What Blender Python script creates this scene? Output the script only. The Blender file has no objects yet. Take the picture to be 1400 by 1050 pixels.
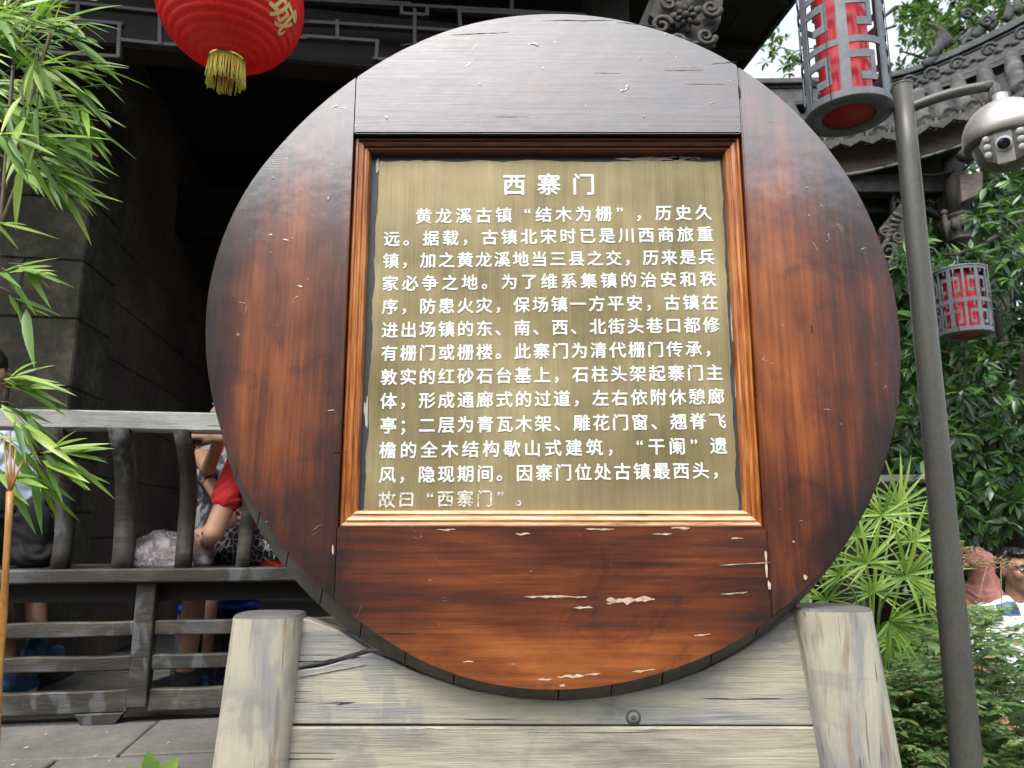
import bpy, bmesh, math, random
import numpy as np
from mathutils import Vector, Matrix, Euler, noise
random.seed(7)
rad = math.radians
S = bpy.context.scene
COL = S.collection

# ------------------------------------------------------------------ camera, sky, sun, exposure
F = 1018.0                      # focal length in pixels of a 1400 px wide frame
PITCH = rad(10.5)
EYE = Vector((0, 0, 1.6))
cam = bpy.data.cameras.new("camera"); camo = bpy.data.objects.new("camera", cam); COL.objects.link(camo)
cam.sensor_width = 36; cam.lens = 36 * F / 1400; cam.clip_end = 400; cam.clip_start = 0.05
camo.location = EYE; camo.rotation_euler = (math.pi / 2 + PITCH, 0, 0)
cam.dof.use_dof = True; cam.dof.focus_distance = 2.05; cam.dof.aperture_fstop = 5.6
S.camera = camo
SUN_EL, SUN_AZ = 58, 200        # high, behind the photographer and a little to the left
w = bpy.data.worlds.new("World"); S.world = w; w.use_nodes = True
nt = w.node_tree; bg = nt.nodes["Background"]
sky = nt.nodes.new("ShaderNodeTexSky"); sky.sky_type = 'NISHITA'; sky.sun_disc = False
sky.sun_elevation = rad(SUN_EL); sky.sun_rotation = rad(SUN_AZ); sky.dust_density = 4; sky.air_density = 1.2
hs = nt.nodes.new("ShaderNodeHueSaturation"); hs.inputs['Saturation'].default_value = 0.36; hs.inputs['Value'].default_value = 1.7
nt.links.new(sky.outputs[0], hs.inputs['Color']); nt.links.new(hs.outputs[0], bg.inputs[0])
bg.inputs[1].default_value = 0.15
sl = bpy.data.lights.new("sun", 'SUN'); so = bpy.data.objects.new("sun", sl); COL.objects.link(so)
sl.energy = 1.0; sl.angle = rad(20); sl.color = (1, .96, .9)
az = rad(SUN_AZ); el = rad(SUN_EL)
sdir = Vector((math.sin(az) * math.cos(el), math.cos(az) * math.cos(el), math.sin(el)))
so.rotation_euler = sdir.to_track_quat('Z', 'Y').to_euler(); so.location = sdir * 30
S.view_settings.view_transform = 'Standard'; S.view_settings.look = 'None'
S.view_settings.gamma = 1; S.view_settings.exposure = 0.75; S.view_settings.use_curve_mapping = False
S.cycles.max_bounces = 6; S.cycles.transparent_max_bounces = 8

# ------------------------------------------------------------------ helpers
def ray(px, py):
    d = Vector(((px - 700) / F, 1, -(py - 525) / F)); c, s = math.cos(PITCH), math.sin(PITCH)
    return Vector((d.x, c * d.y - s * d.z, s * d.y + c * d.z))
def at(px, py, Y):
    r = ray(px, py); return EYE + r * (Y / r.y)
BA = rad(9)                      # the gate building is turned nine degrees
BU = Vector((math.cos(BA), math.sin(BA), 0)); BV = Vector((-math.sin(BA), math.cos(BA), 0))
def W(u, v, z): return BU * u + BV * v + Vector((0, 0, z))
def atv(px, py, v):
    r = ray(px, py); p = EYE + r * (v / r.dot(BV)); return p
def uz(px, py, v):
    p = atv(px, py, v); return p.dot(BU), p.z
def proj(p):
    d = p - EYE; c, s = math.cos(PITCH), math.sin(PITCH)
    y = c * d.y + s * d.z; z = -s * d.y + c * d.z
    if y < .01: return (-9999, -9999, y)
    return (700 + F * d.x / y, 525 - F * z / y, y)

def wloc(o):
    v = Vector((0, 0, 0))
    while o is not None: v += o.location; o = o.parent
    return v
def thing(name, loc, label, cat, group=None):
    o = bpy.data.objects.new(name, None); o.empty_display_size = .1; COL.objects.link(o); o.location = loc
    o['label'] = label; o['category'] = cat
    if group: o['group'] = group
    return o
def tag(o, label, cat, group=None):
    o['label'] = label; o['category'] = cat
    if group: o['group'] = group
    return o

class MB:
    def __init__(s): s.v = []; s.f = []; s.sm = []
    def add(s, vs, fs, smooth=False):
        b = len(s.v); s.v += [Vector(x) for x in vs]
        for f in fs: s.f.append([b + i for i in f]); s.sm.append(smooth)
        return s
    def box(s, a, b, fr=None):            # axis box from corner a to corner b, fr maps a point
        xs = (a[0], b[0]); ys = (a[1], b[1]); zs = (a[2], b[2])
        vs = [Vector((xs[i], ys[j], zs[k])) for i in (0, 1) for j in (0, 1) for k in (0, 1)]
        if fr: vs = [fr(v) for v in vs]
        return s.add(vs, [(0, 1, 3, 2), (4, 6, 7, 5), (0, 4, 5, 1), (2, 3, 7, 6), (0, 2, 6, 4), (1, 5, 7, 3)])
    def prism(s, pts, off):               # polygon pts swept by off
        n = len(pts); vs = [Vector(p) for p in pts] + [Vector(p) + off for p in pts]
        return s.add(vs, [list(range(n)), list(range(2 * n - 1, n - 1, -1))] + [(i, i + n, (i + 1) % n + n, (i + 1) % n) for i in range(n)])
    def tube(s, pts, r, n=8, caps=True, sq=1.0, smooth=True):
        pts = [Vector(p) for p in pts]; rs = r if isinstance(r, (list, tuple)) else [r] * len(pts)
        vs = []; prev = None
        for i, p in enumerate(pts):
            t = (pts[min(i + 1, len(pts) - 1)] - pts[max(i - 1, 0)]).normalized()
            a = prev if prev is not None else (Vector((0, 0, 1)) if abs(t.z) < .9 else Vector((1, 0, 0)))
            x = (a - t * a.dot(t)).normalized(); y = t.cross(x); prev = x
            for k in range(n):
                q = 2 * math.pi * k / n; vs.append(p + (x * math.cos(q) + y * math.sin(q) * sq) * rs[i])
        fs = [(i * n + k, i * n + (k + 1) % n, (i + 1) * n + (k + 1) % n, (i + 1) * n + k) for i in range(len(pts) - 1) for k in range(n)]
        s.add(vs, fs, smooth)
        if caps: b = len(s.v) - len(vs); L = len(pts) - 1; s.f += [[b + k for k in range(n - 1, -1, -1)], [b + L * n + k for k in range(n)]]; s.sm += [False, False]
        return s
    def lathe(s, prof, c, n=24, axis=None, smooth=True, caps=False):   # prof [(r,z)], about vertical through c
        c = Vector(c); R = Vector((0, 0, 1)).rotation_difference(Vector(axis).normalized()).to_matrix() if axis else Matrix.Identity(3)
        vs = [c + R @ Vector((r * math.cos(2 * math.pi * k / n), r * math.sin(2 * math.pi * k / n), z)) for r, z in prof for k in range(n)]
        fs = [(i * n + k, i * n + (k + 1) % n, (i + 1) * n + (k + 1) % n, (i + 1) * n + k) for i in range(len(prof) - 1) for k in range(n)]
        s.add(vs, fs, smooth)
        if caps: b = len(s.v) - len(vs); L = len(prof) - 1; s.f += [[b + k for k in range(n - 1, -1, -1)], [b + L * n + k for k in range(n)]]; s.sm += [False, False]
        return s
    def ball(s, c, r, n=10, m=6, R=None):
        c = Vector(c); r = r if isinstance(r, (tuple, list, Vector)) else (r, r, r)
        vs = []
        for i in range(m + 1):
            a = math.pi * i / m
            for k in range(n):
                q = 2 * math.pi * k / n
                v = Vector((r[0] * math.sin(a) * math.cos(q), r[1] * math.sin(a) * math.sin(q), r[2] * math.cos(a)))
                vs.append(c + (R @ v if R else v))
        return s.add(vs, [(i * n + k, (i + 1) * n + k, (i + 1) * n + (k + 1) % n, i * n + (k + 1) % n) for i in range(m) for k in range(n)], True)
    def build(s, name, mat, parent=None, bevel=0, seg=1, fix=True, kind=None):
        o0 = wloc(parent) if parent else Vector((0, 0, 0))
        me = bpy.data.meshes.new(name); me.from_pydata([v - o0 for v in s.v], [], s.f)
        for p, sm in zip(me.polygons, s.sm): p.use_smooth = sm
        if fix or bevel:
            bm = bmesh.new(); bm.from_mesh(me)
            bmesh.ops.remove_doubles(bm, verts=bm.verts, dist=1e-5)
            bmesh.ops.recalc_face_normals(bm, faces=bm.faces)
            if bevel:
                es = [e for e in bm.edges if len(e.link_faces) == 2 and e.calc_face_angle(0) > .6]
                bmesh.ops.bevel(bm, geom=es, offset=bevel, segments=seg, affect='EDGES', clamp_overlap=True)
            bm.to_mesh(me); bm.free()
        me.materials.append(mat)
        o = bpy.data.objects.new(name, me); COL.objects.link(o); o.parent = parent
        if kind: o['kind'] = kind
        return o
    def origin(s, o, c):                   # move a top-level mesh's origin to c
        c = Vector(c); o.data.transform(Matrix.Translation(-c)); o.location = c; return o

def share(src, name, mw, parent):          # another object on the same mesh, at world matrix mw
    o = bpy.data.objects.new(name, src); COL.objects.link(o); o.parent = parent
    o.matrix_local = Matrix.Translation(-wloc(parent)) @ mw if parent else mw
    return o

# ------------------------------------------------------------------ materials
class N:
    def __init__(s, name):
        s.m = bpy.data.materials.new(name); s.m.use_nodes = True; s.t = s.m.node_tree; s.n = s.t.nodes; s.l = s.t.links
        s.b = s.n["Principled BSDF"]; s.tc = s.n.new("ShaderNodeTexCoord")
    def set(s, **k):
        for a, v in k.items():
            i = s.b.inputs[a.replace('_', ' ')]
            if hasattr(v, 'is_linked') or isinstance(v, bpy.types.NodeSocket): s.l.new(v, i)
            else: i.default_value = v
        return s
    def put(s, i, v):
        if isinstance(v, bpy.types.NodeSocket): s.l.new(v, i)
        elif isinstance(v, tuple) and len(v) == 3 and i.type == 'RGBA': i.default_value = (*v, 1)
        else: i.default_value = v
    def mt(s, op, a, b=0.0, c=0.0, clamp=False):
        n = s.n.new("ShaderNodeMath"); n.operation = op; n.use_clamp = clamp
        s.put(n.inputs[0], a); s.put(n.inputs[1], b); s.put(n.inputs[2], c); return n.outputs[0]
    def noise(s, scale=5, st=(1, 1, 1), detail=5, rough=.55, dist=0, vec=None, off=(0, 0, 0)):
        mp = s.n.new("ShaderNodeMapping"); mp.inputs['Scale'].default_value = st; mp.inputs['Location'].default_value = off
        s.l.new(vec or s.tc.outputs['Object'], mp.inputs[0])
        n = s.n.new("ShaderNodeTexNoise"); n.inputs['Scale'].default_value = scale; n.inputs['Detail'].default_value = detail
        n.inputs['Roughness'].default_value = rough; n.inputs['Distortion'].default_value = dist
        s.l.new(mp.outputs[0], n.inputs['Vector']); return n.outputs['Fac']
    def ramp(s, f, stops):
        r = s.n.new("ShaderNodeValToRGB"); e = r.color_ramp.elements
        while len(e) < len(stops): e.new(.5)
        for x, (p, c) in zip(e, stops): x.position = p; x.color = (*c, 1) if len(c) == 3 else c
        s.put(r.inputs[0], f); return r.outputs[0]
    def step(s, f, a, b):                 # 0 below a, 1 above b
        n = s.n.new("ShaderNodeMapRange"); n.interpolation_type = 'SMOOTHSTEP'
        s.put(n.inputs[0], f); n.inputs[1].default_value = a; n.inputs[2].default_value = b; return n.outputs[0]
    def mix(s, f, a, b, mode='MIX'):
        n = s.n.new("ShaderNodeMixRGB"); n.blend_type = mode; s.put(n.inputs[0], f); s.put(n.inputs[1], a); s.put(n.inputs[2], b); return n.outputs[0]
    def bump(s, h, st=.3, d=.01, prev=None):
        n = s.n.new("ShaderNodeBump"); n.inputs['Strength'].default_value = st; n.inputs['Distance'].default_value = d
        s.l.new(h, n.inputs['Height'])
        if prev: s.l.new(prev, n.inputs['Normal'])
        return n.outputs[0]
    def sep(s):
        n = s.n.new("ShaderNodeSeparateXYZ"); s.l.new(s.tc.outputs['Object'], n.inputs[0]); return n.outputs

def simple(name, stops, scale=6, st=(1, 1, 1), rough=.7, bump=.3, bscale=40, metal=0, spec=.5, bd=.003, detail=6, extra=None):
    m = N(name); f = m.noise(scale, st, detail, .6); g = m.noise(bscale, st, 4, .6)
    mixf = m.mt('ADD', m.mt('MULTIPLY', f, .65), m.mt('MULTIPLY', g, .35))
    c = m.ramp(mixf, stops)
    m.set(Base_Color=c, Roughness=rough, Metallic=metal)
    m.b.inputs['Specular IOR Level'].default_value = spec
    if bump: m.set(Normal=m.bump(mixf, bump, bd))
    return m.m

def sign_wood(name, horiz, top=0.0):
    m = N(name); x, y, z = m.sep()
    st1 = (.55, 1, 1.7) if horiz else (1.8, 1, .5)
    st2 = (2.0, 1, 60) if horiz else (60, 1, 2.0)
    st3 = (.9, 1, 13) if horiz else (13, 1, .8)
    g1 = m.noise(3.0, st1, 7, .6, .8); g2 = m.noise(1.6, st2, 5, .65, .2); g3 = m.noise(2.0, st3, 4, .6, .6)
    mp = m.n.new("ShaderNodeMapping"); mp.inputs['Scale'].default_value = (.14, 1, 1) if horiz else (1, 1, .14); m.l.new(m.tc.outputs['Object'], mp.inputs[0])
    wv = m.n.new("ShaderNodeTexWave"); wv.wave_type = 'RINGS'; wv.inputs['Scale'].default_value = 9; wv.inputs['Distortion'].default_value = 7; wv.inputs['Detail'].default_value = 3; wv.inputs['Detail Scale'].default_value = 1.2
    m.l.new(mp.outputs[0], wv.inputs['Vector'])
    f = m.mt('ADD', m.mt('ADD', m.mt('MULTIPLY', g1, .50), m.mt('MULTIPLY', g3, .36)), m.mt('MULTIPLY', g2, .34))
    fine = m.noise(2.2, (1.2, 1, 190) if horiz else (190, 1, 1.2), 4, .7, .1)
    f = m.mt('ADD', f, m.mt('MULTIPLY', m.mt('SUBTRACT', fine, .5), .22))
    f = m.mt('ADD', f, m.mt('SUBTRACT', m.mt('MULTIPLY', wv.outputs['Fac'], .05), .048))
    blot = m.step(m.noise(4.5, (1, 1, .8), 6, .65, 1.2, off=(2, 7, 3)), .50, .68)
    f = m.mt('SUBTRACT', f, m.mt('MULTIPLY', blot, .10))
    r = m.mt('SQRT', m.mt('ADD', m.mt('MULTIPLY', x, x), m.mt('MULTIPLY', z, z)))
    rn = m.mt('ADD', r, m.mt('MULTIPLY', m.mt('SUBTRACT', m.noise(6, (1, 1, 1), 4), .5), .16))
    f = m.mt('SUBTRACT', f, m.mt('MULTIPLY', m.step(rn, .82, .91), .10))      # dark stain along the rim
    if not horiz:
        xn = m.mt('ADD', x, m.mt('MULTIPLY', m.mt('SUBTRACT', m.noise(1.5, (2, 1, 1.6), 5, .6, .5, off=(5, 5, 5)), .5), .20))
        G = lambda v: (v, v, v)
        band = m.ramp(m.mt('DIVIDE', m.mt('ADD', xn, .95), 1.9), [((p + .95) / 1.9, G(v)) for p, v in ((-.92, .05), (-.85, .2), (-.79, .75), (-.70, .75), (-.62, .45), (-.52, .28), (.46, .62), (.55, .85), (.65, .75), (.72, .40), (.80, .18), (.88, .25), (.93, .1))])
        f = m.mt('ADD', f, m.mt('MULTIPLY', m.mt('SUBTRACT', band, .40), .26))
        f = m.mt('SUBTRACT', f, m.mt('MULTIPLY', m.step(z, .12, .60), .13))   # purple-black stain higher up
        f = m.mt('SUBTRACT', f, m.mt('MULTIPLY', m.step(m.mt('MULTIPLY', z, -1.0), .22, .5), .10))
    else:
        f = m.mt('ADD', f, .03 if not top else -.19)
        if not top:
            f = m.mt('SUBTRACT', f, m.mt('MULTIPLY', m.step(m.mt('ABSOLUTE', x), .28, .56), .10))
            f = m.mt('ADD', f, m.mt('MULTIPLY', m.step(m.mt('MULTIPLY', z, -1.0), .74, .86), .24))
    c = m.ramp(f, [(.28, (.012, .006, .006)), (.42, (.032, .011, .008)), (.53, (.072, .018, .008)), (.64, (.145, .035, .009)), (.79, (.29, .080, .015)), (.95, (.43, .15, .035))])
    # fine dark pores
    pores = m.step(m.noise(3, (8, 1, 260) if horiz else (260, 1, 8), 2, .5), .62, .72)
    c = m.mix(m.mt('MULTIPLY', pores, .55), c, (.010, .004, .003))
    scr = m.step(m.noise(2.0, (5, 1, 70) if horiz else (40, 1, 9), 6, .8, .6, off=(3, 3, 8)), .70, .73)
    c = m.mix(m.mt('MULTIPLY', scr, .35), c, (.30, .13, .07))
    # pale specks where the varnish has flaked
    sp = m.step(m.noise(11, (2.5, 1, 9) if horiz else (9, 1, 2.5), 8, .75), .73, .75)
    c = m.mix(m.mt('MULTIPLY', sp, .6), c, (.40, .25, .14))
    # cross-grain saw marks in patches
    sw = m.n.new("ShaderNodeTexWave"); sw.bands_direction = 'X' if horiz else 'Z'; sw.inputs['Scale'].default_value = 48; sw.inputs['Distortion'].default_value = 3.5; sw.inputs['Detail'].default_value = 1
    m.l.new(m.tc.outputs['Object'], sw.inputs['Vector'])
    msk = m.step(m.noise(4.2, (1, 1, 1), 3, .5, off=(3, 0, 5)), .54, .66)
    saw = m.mt('MULTIPLY', sw.outputs['Fac'], msk)
    c = m.mix(m.mt('MULTIPLY', saw, .13), c, (.02, .006, .004))
    h = m.mt('ADD', m.mt('MULTIPLY', g3, .6), m.mt('MULTIPLY', g2, .5))
    dent = m.step(m.noise(15, (1, 1, 1), 3, .6, 1.5, off=(9, 1, 4)), .68, .74)
    b1 = m.bump(h, .16, .004); b1 = m.bump(dent, .35, .002, b1); b1 = m.bump(m.noise(5, (1, 1, 1), 3), .10, .02, b1); b1 = m.bump(saw, .10, .0008, b1)
    lump = m.noise(34, (1, 1, 1), 4, .6); b1 = m.bump(lump, .10, .002, b1)
    m.set(Base_Color=c, Normal=b1, Roughness=m.mt('ADD', .30, m.mt('MULTIPLY', g1, .22)))
    m.b.inputs['Specular IOR Level'].default_value = .6
    m.b.inputs['Coat Weight'].default_value = .9; m.b.inputs['Coat Roughness'].default_value = .17; m.b.inputs['Coat IOR'].default_value = 2.15
    m.set(Coat_Normal=b1)
    return m.m
M_side = sign_wood("red_brown_varnished_wood_upright", False)
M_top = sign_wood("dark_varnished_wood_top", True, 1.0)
M_bot = sign_wood("red_brown_varnished_wood_bottom", True, 0.0)

def moulding(name, horiz):
    m = N(name); g = m.noise(2.5, (3, 1, 70) if horiz else (70, 1, 3), 5, .6); k = m.noise(5, (1, 1, 1), 4)
    c = m.ramp(m.mt('ADD', m.mt('MULTIPLY', g, .7), m.mt('MULTIPLY', k, .3)), [(.3, (.10, .022, .006)), (.48, (.36, .11, .022)), (.66, (.62, .27, .07))])
    m.set(Base_Color=c, Roughness=.38, Normal=m.bump(g, .2, .002)); m.b.inputs['Coat Weight'].default_value = .4; m.b.inputs['Coat Roughness'].default_value = .2
    return m.m
M_mo_t = simple('shaded_moulding_top', [(.3, (.035, .010, .005)), (.5, (.10, .026, .008)), (.7, (.22, .065, .018))], 3, (3, 30, 60), rough=.4, bump=.2)  # darker moulding colour: shade of the top recess painted in
M_mo_h = moulding("orange_moulding_wood_across", True); M_mo_v = moulding("orange_moulding_wood_upright", False)
m = N("moulding_wood_lit"); g = m.noise(2.5, (3, 60, 60), 5, .6)
m.set(Base_Color=m.ramp(g, [(.3, (.22, .07, .03)), (.45, (.55, .30, .15)), (.6, (.72, .50, .32))]), Roughness=.5); M_mo_b = m.m  # paler moulding colour: light on the upward-facing bottom strip painted in

m = N("brass_plate"); g = m.noise(3, (14, 1, .8), 6, .65); k = m.noise(4, (1, 1, 1), 4); f2 = m.noise(2, (220, 1, 2), 3)
f = m.mt('ADD', m.mt('ADD', m.mt('MULTIPLY', g, .26), m.mt('MULTIPLY', k, .52)), m.mt('MULTIPLY', f2, .22))
c = m.ramp(f, [(.32, (.12, .10, .052)), (.45, (.235, .195, .098)), (.56, (.31, .26, .135)), (.70, (.45, .39, .22))])
m.set(Base_Color=c, Roughness=m.mt('ADD', .34, m.mt('MULTIPLY', k, .2)), Metallic=.35, Normal=m.bump(f2, .08, .001)); M_plate = m.m
m = N("white_lettering"); k = m.noise(60, (1, 1, 1), 5, .7)
k2 = m.noise(7, (1, 1, 1), 5, .7); kk = m.mt('ADD', m.mt('MULTIPLY', k, .6), m.mt('MULTIPLY', k2, .4)); m.set(Base_Color=m.ramp(kk, [(.33, (.46, .44, .33)), (.41, (.70, .73, .70)), (.52, (.84, .88, .87))]), Roughness=.5); M_txt = m.m
m = N("faded_lettering"); k = m.noise(90, (1, 1, 1), 5, .7)
m.set(Base_Color=m.ramp(k, [(.40, (.30, .27, .17)), (.52, (.66, .67, .60))]), Roughness=.5); M_txt2 = m.m
M_seal = simple("dark_grey_sealant", [(.3, (.022, .026, .034)), (.7, (.055, .06, .07))], 14, rough=.6, bump=.6, bscale=60, bd=.004)
M_sealw = simple("pale_filler", [(.3, (.30, .31, .30)), (.7, (.55, .55, .52))], 20)
M_rim = simple("grey_rim_band", [(.3, (.05, .045, .038)), (.7, (.14, .128, .108))], 12, rough=.6)
M_bare = simple("bare_wood_chip", [(.35, (.34, .22, .13)), (.65, (.66, .54, .42))], 70, rough=.8)
M_gap = simple("dark_crack", [(.3, (.008, .006, .005)), (.7, (.02, .014, .01))], 20)

def paintwood(name, st, stops, lines=.55, brown=.0):
    m = N(name); g = m.noise(2.2, tuple(1 + (a - 1) * .12 for a in st), 7, .62, .5); g2 = m.noise(2.5, st, 5, .6, .3)
    c = m.ramp(m.mt('ADD', m.mt('MULTIPLY', g, .75), m.mt('MULTIPLY', g2, .25)), stops)
    p = m.step(m.noise(2.0, tuple(a * 1.4 for a in st), 3, .6, .8, off=(4, 2, 9)), .60, .70)
    pm = m.step(m.noise(3.2, (1, 1, 1), 3, off=(7, 1, 1)), .44, .6)
    c = m.mix(m.mt('MULTIPLY', m.mt('MULTIPLY', p, pm), lines), c, (.07, .065, .06))
    if brown:
        b = m.step(m.noise(2.6, tuple(1 + (a - 1) * .25 for a in st), 4, .5, .4, off=(1, 8, 3)), .57, .66)
        c = m.mix(m.mt('MULTIPLY', b, brown), c, (.23, .145, .075))
    fn_ = m.noise(3, tuple(a * 5 if a > 4 else a * 1.5 for a in st), 4, .7, .1, off=(1, 2, 3)); c = m.mix(m.mt('MULTIPLY', m.step(fn_, .50, .72), .26), c, m.mix(1, c, (.42, .38, .32), 'MULTIPLY'))
    ck = m.step(m.noise(1.7, tuple(a * 2.2 if a > 4 else a * .8 for a in st), 2, .5, .25, off=(8, 4, 6)), .70, .712); c = m.mix(ck, c, (.025, .022, .02))
    wm = m.mt('MULTIPLY', m.step(m.noise(13, (1.2, 1, .45), 2, .5, .2, off=(3, 2, 1)), .53, .60), m.step(m.noise(2.2, (1, 1, 1), 2, off=(6, 1, 7)), .46, .56)); c = m.mix(m.mt('MULTIPLY', wm, .38), c, (.19, .21, .235))
    gr = m.step(m.noise(1.6, (1, 1, 1), 6, .7, .8, off=(5, 6, 1)), .50, .72); c = m.mix(m.mt('MULTIPLY', gr, .38), c, m.mix(1, c, (.55, .50, .42), 'MULTIPLY'))
    sp = m.step(m.noise(26, (1, 1, 1), 4, .7), .70, .74); c = m.mix(m.mt('MULTIPLY', sp, .4), c, (.55, .55, .52))
    dk = m.step(m.noise(3.4, (1, 1, 1.6), 5, .6, 1.0, off=(2, 2, 2)), .54, .66); c = m.mix(m.mt('MULTIPLY', dk, .35), c, (.13, .145, .16))
    m.set(Base_Color=c, Roughness=.62, Normal=m.bump(g2, .5, .004, m.bump(m.mt('MULTIPLY', m.mt('ADD', ck, m.mt('MULTIPLY', fn_, .6)), -1.0), .8, .004)))
    m.b.inputs['Coat Weight'].default_value = .12; m.b.inputs['Coat Roughness'].default_value = .3
    return m.m
PW = [(.32, (.16, .17, .175)), (.43, (.30, .305, .29)), (.53, (.44, .42, .33)), (.70, (.54, .51, .39))]
M_board = paintwood("weathered_pale_board", (2, 2, 34), PW, .5)
M_board2 = paintwood("weathered_pale_board_grained", (2, 2, 40), [(.32, (.19, .185, .155)), (.5, (.39, .37, .29)), (.68, (.53, .505, .41))], .8)
M_post = paintwood("weathered_pale_post", (34, 34, 1.6), PW, .75, .55)
M_postend = simple("grey_end_grain", [(.3, (.07, .07, .065)), (.7, (.16, .155, .14))], 18)

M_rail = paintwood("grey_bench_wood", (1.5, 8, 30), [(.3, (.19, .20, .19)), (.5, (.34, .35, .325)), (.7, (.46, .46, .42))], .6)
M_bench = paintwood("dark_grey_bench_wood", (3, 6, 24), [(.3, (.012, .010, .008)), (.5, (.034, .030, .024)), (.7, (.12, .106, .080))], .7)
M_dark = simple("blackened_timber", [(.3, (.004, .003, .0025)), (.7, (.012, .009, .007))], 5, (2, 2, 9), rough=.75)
M_lat = simple("lattice_timber", [(.3, (.022, .020, .024)), (.7, (.060, .052, .056))], 8, rough=.6)
M_stone = simple("dark_red_sandstone", [(.3, (.018, .013, .011)), (.5, (.048, .036, .030)), (.7, (.10, .078, .064))], 1.8, rough=.9, bump=.8, bscale=26, bd=.012)  # sandstone in a dark brown tone varied by noise
M_stone2 = simple("mossy_pillar_stone", [(.3, (.010, .010, .007)), (.5, (.030, .029, .019)), (.7, (.10, .093, .062))], 4, rough=.9, bump=.9, bscale=24, bd=.014)
M_pave = simple("grey_paving_stone", [(.3, (.075, .075, .068)), (.5, (.125, .122, .108)), (.7, (.19, .185, .165))], 5, rough=.85, bump=.5, bscale=50, bd=.006)
M_colst = simple("grey_column", [(.3, (.05, .052, .048)), (.7, (.12, .12, .11))], 8, rough=.8)
M_carve = simple("grey_carved_timber", [(.3, (.020, .018, .017)), (.5, (.048, .045, .042)), (.7, (.095, .09, .083))], 12, rough=.7, bump=.6)
M_tile = simple("grey_clay_tile", [(.3, (.012, .012, .012)), (.5, (.036, .036, .034)), (.7, (.13, .125, .11))], 9, rough=.8, bump=.6)
M_ridge = simple("dark_ridge_plaster", [(.3, (.014, .016, .017)), (.5, (.038, .041, .042)), (.7, (.09, .09, .087))], 9, rough=.85, bump=.8)
M_fascia = simple("faded_fascia_board", [(.3, (.07, .055, .045)), (.5, (.15, .12, .10)), (.7, (.26, .22, .18))], 7, (2, 2, 8), rough=.8)
M_flake = simple("flaking_white_paint", [(.42, (.16, .14, .13)), (.5, (.55, .56, .58))], 9, rough=.7)
M_ground = simple("earth_ground", [(.3, (.03, .028, .018)), (.7, (.09, .08, .055))], 3, rough=.95)
M_steel = simple("grey_painted_steel", [(.3, (.075, .085, .095)), (.5, (.13, .145, .16)), (.7, (.18, .20, .22))], 7, rough=.5, bump=.15, spec=.4)
M_pole = simple("dark_grey_pole_paint", [(.3, (.042, .042, .037)), (.5, (.068, .068, .060)), (.7, (.10, .10, .09))], 5, (1, 1, .4), rough=.45, bump=.35, bscale=160, bd=.001)
M_camw = simple("satin_silver_housing", [(.3, (.34, .325, .305)), (.7, (.48, .46, .44))], 3, rough=.42, bump=0, metal=.55)
M_camd = simple("camera_dark_grey", [(.3, (.09, .088, .085)), (.7, (.14, .135, .13))], 6, rough=.4, bump=0)
M_camp = simple("camera_pale_face", [(.3, (.45, .46, .45)), (.7, (.6, .6, .58))], 6, rough=.35, bump=0)
m = N("lens_glass"); m.set(Base_Color=(.01, .012, .02, 1), Roughness=.05); M_lens = m.m
m = N("gold_ring"); m.set(Base_Color=(.75, .56, .18, 1), Roughness=.22, Metallic=1.0); M_gold = m.m
M_fringe = simple("yellow_fringe", [(.3, (.62, .55, .07)), (.7, (.88, .80, .18))], 60, (1, 1, .1), rough=.6)
M_inscr = simple("gold_printed_letters", [(.3, (.72, .52, .16)), (.7, (.88, .70, .30))], 20, rough=.4, bump=0)
m = N("red_lantern_silk"); x, y, z = m.sep(); k = m.noise(5, (1, 1, 1), 5); v = m.noise(3, (30, 30, 1), 4)
ang = m.mt('ARCTAN2', y, x); pan = m.mt('FRACT', m.mt('MULTIPLY', ang, 24 / (2 * math.pi)))
seam = m.mt('LESS_THAN', pan, .03)
c = m.ramp(m.mt('ADD', m.mt('MULTIPLY', k, .6), m.mt('MULTIPLY', v, .4)), [(.3, (.68, .022, .024)), (.7, (.90, .05, .045))])
c = m.mix(m.mt('MULTIPLY', seam, .3), c, (.2, .005, .008))
dirt = m.step(m.noise(50, (1, 1, 1), 3), .68, .72); c = m.mix(m.mt('MULTIPLY', dirt, .4), c, (.15, .01, .01))
m.set(Base_Color=c, Roughness=.42, Normal=m.bump(v, .12, .003))
tr = m.n.new("ShaderNodeBsdfTranslucent"); m.l.new(c, tr.inputs[0]); mx = m.n.new("ShaderNodeMixShader"); mx.inputs[0].default_value = .28
m.l.new(m.b.outputs[0], mx.inputs[1]); m.l.new(tr.outputs[0], mx.inputs[2]); m.l.new(mx.outputs[0], m.n["Material Output"].inputs[0]); M_red = m.m
m = N("red_plastic_tube"); k = m.noise(3, (8, 8, .4), 3)
m.set(Base_Color=m.ramp(k, [(.3, (.56, .02, .035)), (.7, (.72, .06, .075))]), Roughness=.25); M_redp = m.m
M_redd = simple("red_lantern_floor", [(.3, (.30, .008, .01)), (.7, (.45, .02, .02))], 80, rough=.6, bump=.3)

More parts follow.
